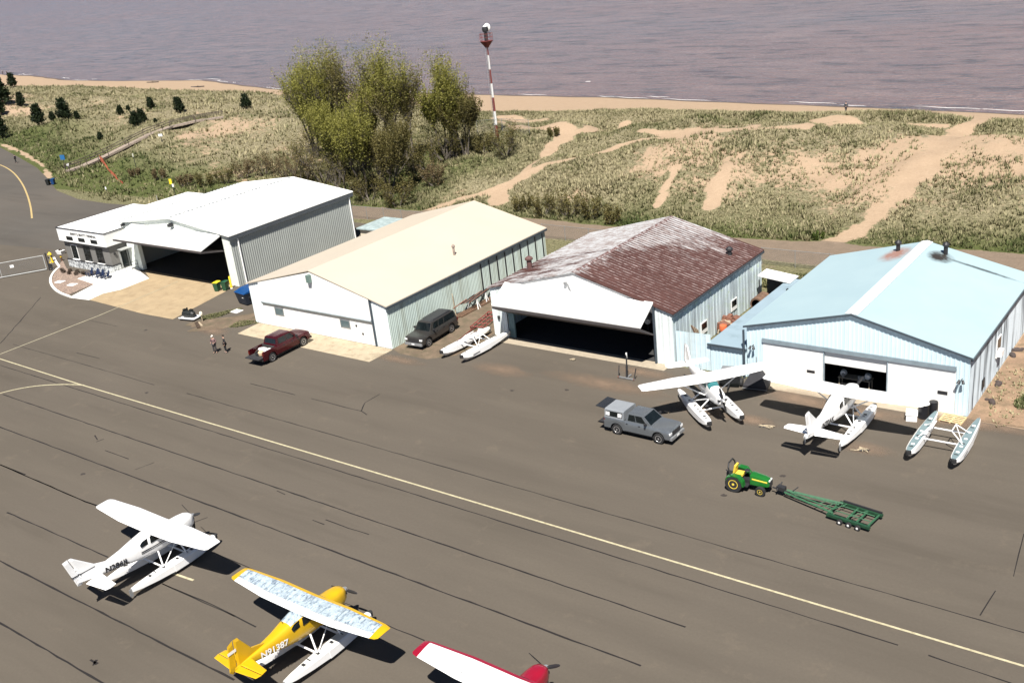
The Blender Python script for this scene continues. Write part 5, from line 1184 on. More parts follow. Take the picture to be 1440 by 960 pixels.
for px, py, l in ((4.2, 105.3, 'left one of two dark figures at the far end of the beach'), (10.3, 105.3, 'right one of two dark figures at the far end of the beach')):
    p = hit(px, py); person(l, p, R_(60 if px < 5 else -100), 'walk', cloth=((.012, .014, .02), (.012, .012, .016)), detail=False)
p = hit(1189.5, 158.5); person('lone dark figure on the beach near the water at the right', p, R_(30), 'walk', cloth=((.02, .03, .04), (.02, .02, .03)), detail=False)

# ------------------------------------------------------------------ small things around the buildings
def wheelie(label, loc, rz, body, lid):
    t = thing('wheelie_bin', label, 'bin', loc, rz, 'wheeled bins')
    mb = MB(); mb.loft([[(sx*w_, sy*d_, z) for sx, sy in ((-1, -1), (1, -1), (1, 1), (-1, 1))] for z, w_, d_ in ((.06, .23, .27), (.95, .30, .36), (1.0, .32, .38))]); part(mb, 'tub', body, t)
    mb = MB(); mb.loft([[(sx*.33, y, z) for sx, z in ((-1, z0), (-.5, z0+.06), (.5, z0+.06), (1, z0))] for y, z0 in ((-.40, 1.01), (0, 1.04), (.42, 1.02))]); part(mb, 'lid', lid, t)
    for sx in (-.27, .27): mb = MB(); mb.lathe([(.03, -.03), (.12, -.03), (.12, .03), (.03, .03)], (sx, .28, .12), 'x', 12); part(mb, 'wheel', black, t)
    mb = MB(); mb.tube((-.25, .42, .98), (.25, .42, .98), .02); part(mb, 'handle', dark, t)
    return t
bg_ = M('bin_dark_green', (.012, .07, .035), .45); bk_ = M('bin_black', (.015, .018, .018), .45); bly = M('bin_lid_yellow', (.75, .60, .03), .4); blu = M('bin_blue', (.01, .05, .16), .4)
wheelie('wheelie bin with a yellow lid at the right of the dark hangar bay', (*G(306.5, 409), .012), R_(15), bg_, bly)
wheelie('dark green wheelie bin with a green lid next to the yellow-lidded one', (*G(318, 408), .012), R_(15), bg_, bg_)
wheelie('black wheelie bin standing left of a blue one at the road edge', (*G(68.5, 260.5), .01), R_(30), bk_, bk_)
wheelie('blue wheelie bin at the road edge by the boardwalk', (*G(75.5, 259.5), .01), R_(30), blu, blu)
def bollard(label, loc, h, r, mat, group=None):
    t = thing('bollard', label, 'bollard', loc, 0, group); mb = MB(); mb.lathe([(r, 0), (r, h), (r*.8, h+r*.5), (.01, h+r*.8)], (0, 0, 0), 'z', 14); part(mb, 'post', mat, t, 40)
    mb = MB(); mb.lathe([(r*1.5, -.02), (r*1.5, .06), (r, .09)], (0, 0, 0), 'z', 14); part(mb, 'base', concrete, t); return t
bollard('yellow pipe bollard at the corner post of the dark hangar bay', (-93.35, 67.35, .02), 1.35, .11, yellowp)
# blue-lidded dumpster
t = thing('dumpster', 'black dumpster with a bright blue lid against the cream-roofed hangar corner', 'dumpster', (-87.3, 65.0, 0), R_(-8))
mb = MB(); mb.loft([[(sx*w_, sy*d_, z) for sx, sy in ((-1, -1), (1, -1), (1, 1), (-1, 1))] for z, w_, d_ in ((.12, .80, .95), (1.35, .95, 1.15))]); part(mb, 'tub', M('dumpster_black', (.012, .018, .03), .5, vary=.2), t)
mb = MB(); mb.loft([[(x, -1.2, 1.38), (x, -.2, 1.66), (x, 1.2, 1.72), (x, 1.2, 1.36), (x, -1.2, 1.33)] for x in (-.98, .98)]); part(mb, 'lid', M('dumpster_blue', (.004, .05, .17), .4, vary=.08), t)
for sx in (-.7, .7):
    for sy in (-.8, .8): mb = MB(); mb.lathe([(.02, -.04), (.12, -.04), (.12, .04), (.02, .04)], (sx, sy, .12), 'x', 10); part(mb, 'caster', black, t)
mb = MB(); mb.box((.4, -1.07, .95), (.3, .02, .2)); part(mb, 'notice', white, t)
mb = MB(); mb.box((-1.0, 0, .9), (.1, 1.4, .15)); mb.box((1.0, 0, .9), (.1, 1.4, .15)); part(mb, 'lift_pocket', dark, t)
# motor on a pallet, hydrant-like marker, plank
x, y = G(267.5, 449); t = thing('motor_cart', 'low white pallet cart carrying a black motor at the apron edge', 'cart', (x, y, 0), R_(10))
mb = MB(); mb.bb(-1.0, 1.0, -.55, .55, .18, .26); mb.bb(-1.0, 1.0, -.6, -.5, .26, .34); mb.bb(-1, 1, .5, .6, .26, .34); part(mb, 'deck', white, t)
for sx in (-.8, .8):
    for sy in (-.45, .45): mb = MB(); mb.lathe([(.02, -.05), (.11, -.05), (.11, .05), (.02, .05)], (sx, sy, .11), 'x', 10); part(mb, 'wheel', black, t)
mb = MB(); mb.lathe([(.08, -.8), (.34, -.72), (.36, .5), (.2, .7)], (0.05, 0, .62), 'x', 12); mb.box((-.5, 0, .95), (.25, .3, .35)); mb.box((.3, .1, .98), (.35, .3, .25)); mb.tube((-.1, 0, .9), (-.1, 0, 1.3), .08); part(mb, 'motor', M('motor_black', (.012, .014, .013), .5, vary=.5, scale=6), t)
mb = MB(); mb.tube((1.0, .3, .3), (1.25, .4, .75), .04); part(mb, 'handle', white, t)
x, y = G(285, 452); t = thing('light_stand', 'small cream lamp stand beside the motor cart', 'lamp', (x, y, 0))
mb = MB(); mb.tube((0, 0, 0), (0, 0, .75), .05, .05); part(mb, 'post', wood, t)
mb = MB(); mb.lathe([(.02, .75), (.16, .72), (.19, .9), (.12, 1.05), (.02, 1.1)], (0, 0, 0), 'z', 12); part(mb, 'lamp', M('lamp_cream', (.75, .66, .52), .6), t, True)
x, y = G(278, 458); t = thing('plank', 'dark brown plank lying between the motor cart and grass strip', 'plank', (x, y, 0.02), R_(60)); mb = MB(); mb.box((0, 0, .06), (.35, 1.9, .10)); part(mb, 'board', M('dark_board', (.05, .032, .02), .9, vary=.4, scale=5), t); mb = MB(); mb.box((.3, .2, .04), (.18, 1.5, .06), rz=.1); part(mb, 'board', wood, t)
x, y = G(333, 438); t = thing('utility_cover', 'flat white utility cover in the dirt near the blue-lidded dumpster', 'cover', (x, y, 0.02)); mb = MB(); mb.bb(-.55, .55, -.45, .45, 0, .06); part(mb, 'slab', white, t); mb = MB(); mb.bb(-.4, .4, -.3, .3, .061, .08); part(mb, 'lid', concrete, t)
# grass patches by the wall
def grasspatch(label, cx, cy, rx, ry, rz, n, seed, size=.22, g0=.75, name='grass'):
    r = np.random.default_rng(seed); a = r.uniform(0, 6.28, n); q = np.sqrt(r.uniform(0, 1, n))*(1+.25*np.sin(a*3+seed)); x = rx*q*np.cos(a); y = ry*q*np.sin(a)
    X_ = cx+x*math.cos(rz)-y*math.sin(rz); Y_ = cy+x*math.sin(rz)+y*math.cos(rz); B = 4; s = size*r.uniform(.5, 1.3, (n, 1)); z = np.maximum(height(X_, Y_), 0)
    aa = r.uniform(0, 6.28, (n, B)); bx = X_[:, None]+np.cos(aa)*s*.2; by = Y_[:, None]+np.sin(aa)*s*.2; wd = s*.22
    P0 = np.stack([bx-np.sin(aa)*wd, by+np.cos(aa)*wd, 0*bx+z[:, None]], -1); P1 = np.stack([bx+np.sin(aa)*wd, by-np.cos(aa)*wd, 0*bx+z[:, None]], -1); P2 = np.stack([bx+np.cos(aa)*s*.6, by+np.sin(aa)*s*.6, z[:, None]+s*r.uniform(.5, 1.1, (n, B))], -1)
    V = np.stack([P0, P1, P2], 2).reshape(-1, 3); me = bpy.data.meshes.new(name); np_mesh(me, V, np.arange(len(V)).reshape(-1, 3))
    at = me.attributes.new('tint', 'FLOAT', 'POINT'); at.data.foreach_set('value', np.repeat(np.clip(g0+r.normal(0, .2, n), 0, 1), B*3).astype(np.float32)); me.materials.append(gm)
    o = bpy.data.objects.new(name, me); COL.objects.link(o); tag(o, label, 'grass', kind='stuff'); return o
x, y = G(305, 443); grasspatch('strip of green weeds between the motor cart and the dumpster', x, y, 2.2, .75, R_(62), 900, 1, .13, .6)
x, y = G(345, 455); grasspatch('green weeds at the left edge of the concrete pad before the cream-roofed hangar', x, y, 1.6, .75, R_(40), 600, 2, .13, .6)
x, y = G(1430, 562); grasspatch('clump of bright grass on the sandy verge at the right edge', x+.8, y, .7, 1.6, 0, 500, 3, .22)
grasspatch('dry weeds scattered along the hangar backs', -60, 90, 4, 3, 0, 2500, 4, .35, .6)
grasspatch('dry weeds behind the rusty-roofed hangar corner', -35.5, 88.5, 6, 3.4, 0, 5000, 5, .3, .55)
x, y = G(1385, 560); grasspatch('sparse dry weeds beside the streaked side wall at the right', x+1.6, y+2, 1.8, 5, 0, 260, 6, .2, .1)
# gravel bed with kerb, slabs, shrubs, chairs
kerb_px = [(118, 424), (97, 418.5), (80, 411.5), (70, 402), (69.5, 392), (76, 384), (84, 378)]
gravel = M('gravel', (.30, .22, .17), .95, vary=.3, scale=5, col2=(.16, .12, .10), amt=.5, soft=.1, fine=.3)
sheet('gravel_bed', [G(96.5, 414.5), G(132, 400), G(108, 392), G(120, 388.2), G(94, 378), G(88, 366), G(80, 378), G(76, 386), G(72.5, 393), G(73, 401), G(81, 408)], .05, gravel, .05)
mb = MB(); kp = smooth_line([G(*p) for p in [(98, 417.5), (82, 411.5), (73, 403), (70.5, 394), (74, 385.5), (80, 379), (84.5, 376), (80, 371), (76, 363)]], 2)
for (ax, ay), (bx, by) in zip(kp[:-1], kp[1:]):
    d = math.hypot(bx-ax, by-ay); mb.box(((ax+bx)/2, (ay+by)/2, .06), (d+.02, .28, .14), rz=math.atan2(by-ay, bx-ax))
struct(mb, 'kerb', walk)
for i, (px, py, l) in enumerate(((84.5, 397, 'left white stepping slab in the gravel bed'), (102, 401, 'right white stepping slab in the gravel bed'))):
    x, y = G(px, py); t = thing('stepping_slab', l, 'slab', (x, y, .05), R_(15), 'stepping slabs'); mb = MB(); mb.loft([[(sx*w_, sy*d_, z) for sx, sy in ((-1, -.9), (.9, -1), (1, 1), (-1, .8))] for z, w_, d_ in ((0, .55, .40), (.06, .55, .40), (.08, .5, .36))]); part(mb, 'stone', white, t)
def leafball(mb, n, c, rad, size, rr, squash=1., mi=0, hollow=.0):
    for _ in range(n):
        while True:
            p = Vector((rr.uniform(-1, 1), rr.uniform(-1, 1), rr.uniform(-1, 1)))
            if hollow < p.length < 1: break
        p = Vector((p.x*rad[0], p.y*rad[1], p.z*rad[2]))+Vector(c)
        a = Vector((rr.uniform(-1, 1), rr.uniform(-1, 1), rr.uniform(-1, 1))).normalized()*size; b_ = a.cross(Vector((rr.uniform(-1, 1), rr.uniform(-1, 1), rr.uniform(-1, 1)))).normalized()*size*.6
        mb.add([p-a, p+b_, p+a, p-b_], [(0, 1, 2, 3)], mi)
rr = random.Random(21)
dleaf = M('shrub_dark_leaf', (.045, .03, .02), .8, vary=.4, scale=9)
sp = ['by the bay-side end of', 'nearest the chairs in', 'in the middle row of', 'in the front row of', 'at the left end of', 'close to the stone base in', 'furthest left in']
base = None
for k, (px, py) in enumerate([(88, 381.5), (90, 384), (97.8, 386), (99, 382.5), (107.5, 387), (109.5, 384), (117.5, 386)]):
    x, y = G(px, py)
    if base is None:
        base = thing('low_shrub', 'small dark low shrub planted in the gravel bed', 'shrub', (x, y, .05), 0, 'low shrubs in the gravel bed')
        mb = MB(); leafball(mb, 160, (0, 0, .2), (.28, .28, .22), .07, rr); part(mb, 'foliage', dleaf, base); mb = MB(); mb.tube((0, 0, 0), (0, 0, .2), .02); part(mb, 'stem', wood, base)
    else: dup(base, (x, y, .05), k, 'small dark low shrub planted in the gravel bed')
def chair(label, loc, rz):
    t = thing('adirondack_chair', label, 'chair', loc, rz, 'navy chairs before the terminal')
    mb = MB(); mb.loft([[(sx, y, z) for sx in (-.27, .27)]+[(sx, y+.0, z-.03) for sx in (.27, -.27)] for y, z in ((-.35, .40), (.22, .27))]); part(mb, 'seat', navy, t)
    mb = MB()
    for k in range(5):
        x = -.22+k*.11; tp = .98-.05*abs(k-2)**1.6; mb.loft([[(x-.048, y, z), (x+.048, y, z), (x+.048, y+.025, z), (x-.048, y+.025, z)] for y, z in ((.20, .25), (.46, tp))])
    part(mb, 'backrest', navy, t)
    for sx in (-.34, .34):
        mb = MB(); mb.bb(sx-.07, sx+.07, -.40, .36, .56, .585); part(mb, 'armrest', navy, t)
        mb = MB(); mb.bb(sx-.03, sx+.03, -.36, -.28, 0, .56); part(mb, 'leg', navy, t)
        mb = MB(); mb.bb(sx-.03, sx+.03, .26, .33, 0, .56); part(mb, 'leg', navy, t)
    return t
cl_ = None
for (px, py, rz, l) in ((127, 388.3, -8, 'leftmost navy Adirondack chair before the stone base'), (136.5, 389.7, 12, 'second navy Adirondack chair from the left'), (143, 391, 5, 'third navy Adirondack chair from the left'), (150, 392, -12, 'rightmost navy Adirondack chair, nearest the entrance steps')):
    x, y = G(px, py)
    if cl_ is None: cl_ = chair(l, (x, y, .02), R_(rz))
    else: dup(cl_, (x, y, .02), R_(rz), l)
# yellow bollard / hydrant and gate
x, y = G(73, 369); t = thing('hydrant', 'yellow hydrant at the end of the kerb by the sliding gate', 'hydrant', (x, y, 0))
mb = MB(); mb.lathe([(.28, 0), (.28, .08), (.2, .1), (.2, 1.0), (.26, 1.05), (.24, 1.2), (.12, 1.32), (.05, 1.4)], (0, 0, 0), 'z', 16); part(mb, 'body', yellowp, t, 40)
mb = MB(); mb.tube((-.38, 0, .85), (.38, 0, .85), .10); mb.tube((0, -.34, .75), (0, 0, .75), .12); part(mb, 'nozzle', dark, t)
t = thing('bollard', 'dark low bollard behind the yellow hydrant', 'bollard', (x+.9, y+.9, 0)); mb = MB(); mb.lathe([(.12, 0), (.12, .8), (.02, .9)], (0, 0, 0), 'z', 12); part(mb, 'post', M('brown_post', (.10, .05, .03), .7), t); mb = MB(); mb.lathe([(.122, .55), (.122, .66)], (0, 0, 0), 'z', 12); part(mb, 'reflective_band', yellowp, t)
x, y = G(86, 357); t = thing('planter_box', 'small white planter box at the left corner of the terminal', 'planter', (x, y, .0), R_(5)); mb = MB(); mb.loft([[(sx*w_, sy*w_*.6, z) for sx, sy in ((-1, -1), (1, -1), (1, 1), (-1, 1))] for z, w_ in ((0, .45), (.5, .6))]); part(mb, 'box', white, t); mb = MB(); leafball(mb, 60, (0, 0, .55), (.4, .25, .12), .08, rr); part(mb, 'plants', dleaf, t)
g0 = G(66, 380); g1 = G(-60, 403)
t = thing('sliding_gate', 'white-framed chain-link sliding gate across the road at the left edge', 'gate', (g0[0], g0[1], 0)); dx_, dy_ = g1[0]-g0[0], g1[1]-g0[1]
mb = MB(); mb.tube((0, 0, .15), (dx_, dy_, .15), .055); mb.tube((0, 0, 1.95), (dx_, dy_, 1.95), .04); mb.tube((0, 0, .15), (0, 0, 1.95), .05); mb.tube((dx_*.5, dy_*.5, .15), (dx_*.5, dy_*.5, 1.95), .03); part(mb, 'frame', M('gate_frame', (.42, .43, .42), .5), t)
mb = MB(); mb.add([(0, 0, .2), (dx_, dy_, .2), (dx_, dy_, 1.9), (0, 0, 1.9)], [(0, 1, 2, 3)]); part(mb, 'mesh', M('gate_mesh', (.20, .20, .18), .8, vary=.1) if False else cl, t)
mb = MB(); mb.box((dx_*.36, dy_*.36-.05, 1.3), (.45, .03, .35), rz=math.atan2(dy_, dx_)); part(mb, 'sign_plate', white, t)
x, y = g0; t = thing('gate_post', 'pair of steel posts holding the end of the sliding gate', 'post', (x+.5, y+.1, 0))
mb = MB(); mb.tube((0, 0, 0), (0, 0, 2.3), .08); part(mb, 'post', dark, t); mb = MB(); mb.tube((.7, .1, 0), (.7, .1, 2.2), .06); part(mb, 'post', grey, t); mb = MB(); mb.bb(-.1, .8, .0, .08, .3, .9); part(mb, 'motor_box', dark, t)
# aircraft jack stand
t = thing('jack_stand', 'black upright jack stand on a low tripod base before the dark bay', 'jack', (-40.25, 63.95, 0))
mb = MB(); mb.bb(-.75, .75, -.45, -.33, .05, .14); mb.bb(-.06, .06, -.4, .35, .05, .13); part(mb, 'base', grey, t)
mb = MB(); mb.tube((0, -.3, .1), (0, -.2, 1.1), .09); mb.tube((0, -.2, 1.1), (0, -.15, 2.0), .06); part(mb, 'column', dark, t); mb = MB(); mb.tube((0, -.15, 1.7), (0, -.14, 2.15), .065); part(mb, 'ram', white, t)
for sx in (-.7, .7): mb = MB(); mb.tube((sx, -.38, .12), (sx*1.1, -.1, .95), .04); part(mb, 'arm', dark, t); mb = MB(); mb.lathe([(.02, -.04), (.09, -.04), (.09, .04), (.02, .04)], (sx, -.4, .09), 'x', 10); part(mb, 'wheel', dirtmetal, t)
def ropes(label, px, py, sc, seed):
    r = random.Random(seed); x, y = G(px, py); t = thing('rope_coil', label, 'rope', (x, y, 0.02), 0, 'tie-down ropes')
    for k in range(3):
        pts = [(r.uniform(-1, 1)*sc, r.uniform(-.5, .5)*sc, .03+.02*k) for _ in range(9)]; mb = MB(); mb.path(pts, .025, 5); part(mb, 'rope', M('rope_tan', (.35, .29, .20), .9, vary=.3, scale=10) if k else dark, t)
ropes('tangled tie-down rope left of the tail of the blue-hangar floatplane', 1078, 600, .55, 1)
ropes('tangled pale rope on the apron right of the tail-on floatplane', 1210, 633, .6, 2)
ropes('dark rope tangle on the apron before the rusty-roofed hangar bay', 805, 506, .3, 3)
ropes('short rope end between the silver pickup and the slim floatplane', 938, 580, .25, 4)
# black barrel with white lid and crate by the float pair, pallet
t = thing('barrel', 'black steel barrel with a white lid before the white door', 'barrel', (-18.25, 66.05, .012)); mb = MB(); mb.lathe([(.36, 0), (.38, .03), (.36, .1), (.38, .45), (.36, .5), (.38, .9), (.38, 1.05)], (0, 0, 0), 'z', 20); part(mb, 'drum', M('barrel_black', (.01, .01, .012), .4), t, 40); mb = MB(); mb.lathe([(.37, 1.055), (.33, 1.09), (.01, 1.10)], (0, 0, 0), 'z', 20); part(mb, 'lid', white, t)
t = thing('barrel', 'plain black barrel touching the white-lidded one', 'barrel', (-17.75, 66.5, .012)); mb = MB(); mb.lathe([(.3, 0), (.32, .03), (.3, .1), (.3, 1.0), (.28, 1.1), (.01, 1.12)], (0, 0, 0), 'z', 18); part(mb, 'drum', MATS['barrel_black'], t, 40)
x, y = G(1345, 597); t = thing('wooden_pallet', 'light wooden pallet lying between the float sterns and the door', 'pallet', (x-.4, y+.6, 0), R_(-4))
pine = M('pine_boards', (.52, .40, .22), .85, vary=.2, scale=6)
for k in range(5): mb = MB(); mb.bb(-.75, .75, -.6+k*.26, -.6+k*.26+.15, .10, .125); part(mb, 'board', pine, t)
for xx in (-.7, 0, .7): mb = MB(); mb.bb(xx-.05, xx+.05, -.6, .6, 0, .099); part(mb, 'stringer', pine, t)
t = thing('wooden_crate', 'white-painted low crate at the stern of the left float', 'crate', (-18.9, 65.6, .0), R_(15)); mb = MB(); mb.bb(-.35, .35, -.5, .5, 0, .45); part(mb, 'box', white, t); mb = MB(); mb.bb(-.38, .38, -.53, .53, .452, .50); part(mb, 'lid', white, t)
# dark trailer gear under the right wing of the slim floatplane
t = thing('equipment_trailer', 'black equipment trailer parked by the lean-to under the slim floatplane wing', 'trailer', (-32.3, 65.7, 0), R_(15))
mb = MB(); mb.bb(-.7, .7, -.6, .6, .45, 1.25); part(mb, 'box', M('gear_black', (.012, .013, .014), .5, vary=.4, scale=4), t); mb = MB(); mb.bb(-.75, .75, -.65, .65, 1.252, 1.32); part(mb, 'lid', grey, t)
for sx in (-.8, .8): mb = MB(); mb.lathe([(.05, -.09), (.32, -.09), (.32, .09), (.05, .09)], (sx, 0, .32), 'x', 16); part(mb, 'wheel', black, t)
mb = MB(); mb.tube((0, -.6, .5), (0, -1.5, .35), .05); part(mb, 'tow_bar', dark, t)
t = thing('spare_tyre', 'large dark tyre standing beside the black equipment trailer', 'tyre', (-33.75, 65.4, 0), R_(40)); mb = MB(); mb.lathe([(.2, -.12), (.42, -.12), (.45, 0), (.42, .12), (.2, .12)], (0, 0, .45), 'y', 20); part(mb, 'tyre', black, t, 40); mb = MB(); mb.lathe([(.21, -.06), (.12, -.02), (.01, 0)], (0, 0, .45), 'y', 16); part(mb, 'rim', grey, t)
t = thing('covered_machine', 'machine under a dark pointed tarpaulin at the corner of the white door', 'machine', (-30.4, 66.1, 0), R_(8)); mb = MB(); mb.loft([[(sx*w_, sy*d_, z) for sx, sy in ((-1, -1), (1, -1), (1, 1), (-1, 1))] for z, w_, d_ in ((0.05, .85, .55), (.35, .9, .6), (1.9, .08, .10))]); part(mb, 'tarpaulin', M('dark_tarp', (.03, .03, .035), .8), t); mb = MB(); mb.tube((0, 0, 1.85), (0, 0, 2.5), .03); part(mb, 'mast', grey, t); mb = MB(); mb.bb(-.95, .95, -.62, -.58, .1, .16); part(mb, 'rail', grey, t)
# yard between cream and rusty hangars
redst = M('red_frame_steel', (.17, .028, .025), .6, vary=.4, scale=5)
x, y = G(688, 456); t = thing('steel_frame', 'dark red welded steel frame lying on the dirt by the hangar corner', 'frame', (x-.6, y+.3, 0), R_(12)); mb = MB()
for xx in (-.7, -.25, .25, .7): mb.tube((xx, -1.9, .25), (xx*.9, 2.1, .3), .05, .05, 4)
for yy in (-1.8, -.9, 0, .9, 1.9): mb.tube((-.75, yy, .28), (.75, yy, .28), .045, .045, 4)
part(mb, 'grid', redst, t)
for s in (-1, 1): mb = MB(); mb.tube((s*.7, -1.8, 0), (s*.7, -1.8, .3), .05); mb.tube((s*.7, 1.8, 0), (s*.7, 1.8, .3), .05); part(mb, 'leg', redst, t)
x, y = G(655, 478); t = thing('angle_iron', 'bundle of thin rusty rods behind the white float pair', 'rods', (x-.1, y+.5, 0), R_(8)); r = random.Random(4)
for k in range(6): xx = -.5+k*.18; mb = MB(); mb.tube((xx, -2.1+r.random(), .05+.03*(k % 2)), (xx+r.uniform(-.3, .3), 2.+r.random(), .08), .03, .03, 5); part(mb, 'rod', dirtmetal if k % 2 else redst, t)
mb = MB(); mb.box((.45, 1.4, .2), (.35, .3, .3), rz=.3); part(mb, 'block', white, t)
x, y = G(671, 432); t = thing('sawhorse', 'white sawhorse holding long pipes beside the pale green wall', 'sawhorse', (x-.3, y+.6, 0), R_(10))
for yy in (-.9, .9):
    mb = MB(); mb.bb(-.5, .5, yy-.05, yy+.05, .85, .95); part(mb, 'beam', white, t)
    for sx in (-1, 1): mb = MB(); mb.tube((sx*.4, yy, .88), (sx*.6, yy-.25, 0), .05, .05, 4); mb.tube((sx*.4, yy, .88), (sx*.6, yy+.25, 0), .05, .05, 4); part(mb, 'leg', white, t)
t2 = thing('pipe_bundle', 'dark pipes and planks laid across the white sawhorse', 'pipes', (x-.3, y+.6, .96), R_(10))
for k in range(5): mb = MB(); mb.tube((-.4+k*.2, -2.6+k*.2, .04), (-.4+k*.2, 3.0, .06), .05, .05, 6); part(mb, 'pipe', dirtmetal if k % 2 else dark, t2)
t = thing('timber_stack', 'long brown timbers along the foot of the pale green wall', 'timber', (-62.45, 72.3, 0), 0)
for k in range(4): mb = MB(); mb.bb(-.35+k*.22, -.2+k*.22, -4.5+k*.6, 4.5, .02+.0*k, .14); part(mb, 'beam', M('old_timber', (.13, .075, .045), .9, vary=.35, scale=4), t)
x, y = G(627, 436); t = thing('leaning_post', 'wooden post with a rusty crosspiece leaning on the wall behind the grey vehicle', 'post', (-62.75, 69.6, 0)); mb = MB(); mb.tube((.1, 0, 0), (-.15, .1, 2.3), .05, .05, 4); part(mb, 'post', wood, t); mb = MB(); mb.tube((0, -.2, .9), (.25, 1.6, 1.25), .06, .06, 4); part(mb, 'crosspiece', dirtmetal, t)
# alley between rusty and blue hangars
t = thing('plank_stack', 'old boards leaning on the chalky wall behind the metal screen', 'planks', (-37.3, 69.3, 0))
for k in range(6): mb = MB(); mb.loft([[(.9-.12*k, .3+k*.14, 0), (.9-.12*k, .45+k*.14, 0), (.93-.12*k, .45+k*.14, 0), (.93-.12*k, .3+k*.14, 0)], [(.1, -.5+k*.2, 3.0-.15*k), (.1, -.3+k*.2, 3.0-.15*k), (.14, -.3+k*.2, 3.0-.15*k), (.14, -.5+k*.2, 3.0-.15*k)]]); part(mb, 'board', wood if k % 2 else M('old_timber', (.13, .075, .045), .9, vary=.35, scale=4), t)
t = thing('scrap_heap', 'heap of rusty scrap and an orange buoy beside the chalky blue wall', 'scrap', (-36.95, 76.0, 0)); r = random.Random(9)
for k in range(9): mb = MB(); mb.box((r.uniform(-.5, .5), r.uniform(-1.8, 1.8), .4+r.uniform(0, .7)), (r.uniform(.3, .8), r.uniform(.4, 1.1), r.uniform(.3, .8)), rz=r.uniform(0, 3), rx=r.uniform(-.3, .3)); part(mb, 'scrap_piece', dirtmetal if k % 3 else M('scrap_light', (.40, .33, .24), .8, vary=.3, scale=5), t)
mb = MB(); mb.lathe([(.02, -.35), (.3, -.25), (.36, 0), (.3, .25), (.02, .35)], (.1, -2.2, 1.0), 'z', 14); part(mb, 'buoy', M('buoy_orange', (.55, .13, .05), .5), t, True)
t = thing('corrugated_pipe', 'short length of rusty corrugated pipe lying in the alley', 'pipe', (-37.0, 81.6, 0.62)); mb = MB(); mb.lathe([(.5, -.9)]+[(.6+(.03 if k % 2 else 0), -.9+k*.09) for k in range(21)]+[(.5, .9)], (0, 0, 0), 'y', 18); part(mb, 'shell', M('pipe_brown', (.12, .07, .045), .8, vary=.3), t)
mb = MB(); mb.lathe([(.45, -.905), (.01, -.905)], (0, 0, 0), 'y', 18); part(mb, 'opening', black, t)
r = random.Random(12)
for k, (px, py, l) in enumerate([(1404, 541, 'flat dark stone on the sandy verge by the streaked wall'), (1424, 500, 'row of dark stones high on the sandy verge'), (1395, 566, 'small dark stone at the foot of the sandy verge'), (1430, 493, 'topmost dark stone on the sandy verge')]):
    x, y = G(px, py); t = thing('rock', l, 'rock', (x, y, 0), r.uniform(0, 3)); mb = MB(); mb.lathe([(.02, -.02), (.38, .02), (.33, .16), (.15, .24), (.01, .25)], (0, 0, 0), 'z', 9, sc=(1.2, .6)); part(mb, 'stone', M('dark_rock', (.06, .045, .04), .9), t); mb = MB(); mb.lathe([(.02, -.02), (.16, .02), (.13, .1), (.01, .12)], (.45, .25, 0), 'z', 7); part(mb, 'stone_chip', M('dark_rock', (.06, .045, .04), .9), t)

# ------------------------------------------------------------------ roadside: boardwalk, signs, markers, netting
bwp = [hit(*p) for p in [(96, 243), (118, 236), (150, 222), (180, 207), (208, 193), (240, 181), (275, 173), (315, 167)]]
t = thing('boardwalk', 'grey wooden boardwalk with handrails climbing over the dunes', 'boardwalk', bwp[0]); o0 = Vector(bwp[0])
dk = MB(); rl = MB(); bwood = M('boardwalk_wood', (.26, .21, .17), .9, vary=.3, scale=3)
for a, c in zip(bwp[:-1], bwp[1:]):
    a = Vector(a)-o0; c = Vector(c)-o0; a.z += .45; c.z += .45; d = (c-a); nrm = Vector((-d.y, d.x, 0)).normalized()*.9
    dk.loft([[tuple(p+nrm), tuple(p-nrm), tuple(p-nrm-Vector((0, 0, .3))), tuple(p+nrm-Vector((0, 0, .3)))] for p in (a, c)])
    for s in (1, -1):
        m_ = MB(); m_.tube(a+nrm*s+Vector((0, 0, 1.05)), c+nrm*s+Vector((0, 0, 1.05)), .07, .07, 4); m_.tube(a+nrm*s+Vector((0, 0, .6)), c+nrm*s+Vector((0, 0, .6)), .04, .04, 4); part(m_, 'handrail', M('rail_dark_wood', (.07, .055, .045), .9), t)
    n = max(1, int(d.length/3.0))
    for k in range(n):
        for s in (1, -1):
            p = a.lerp(c, k/n)+nrm*s; m_ = MB(); m_.tube(p-Vector((0, 0, 1.0)), p+Vector((0, 0, 1.05)), .07, .07, 4); part(m_, 'post', MATS['rail_dark_wood'], t)
part(dk, 'deck', bwood, t)
def signpost(name, label, px, py, h, board, bmat, cat='sign', zb_=None, pmat=None):
    p = hit(px, py); t = thing(name, label, cat, p, R_(20)); mb = MB(); mb.tube((0, 0, -.1), (0, 0, h), .06, .06, 6); part(mb, 'post', pmat or dark, t)
    mb = MB(); mb.box((0, -.08, h-board[1]*.3), (board[0]*.6, .05, board[1]*.6)); part(mb, 'board', bmat, t); return t
sg = signpost('trail_sign', 'blue trail notice board at the foot of the boardwalk', 93, 240, 3.0, (1.7, 1.5), M('sign_blue', (.02, .12, .30), .5))
signpost('notice_box', 'small white notice below the blue board by the boardwalk', 98, 241, 1.5, (.9, .9), white)
signpost('marker_post', 'dark trail post with a pale top halfway along the boardwalk', 192, 238, 2.8, (.35, 1.0), M('pale_tag', (.5, .5, .42), .6))
signpost('marker_post', 'short white marker on the grass verge left of the white roof', 151, 272, 1.1, (.4, .7), white)
signpost('marker_post', 'yellow marker sign at the verge above the white hangar roof', 243, 268, 1.9, (.8, 1.4), yellowp)
signpost('marker_post', 'white-topped dark post just beyond the white hangar roof edge', 247.5, 278, 2.2, (.5, .8), white)
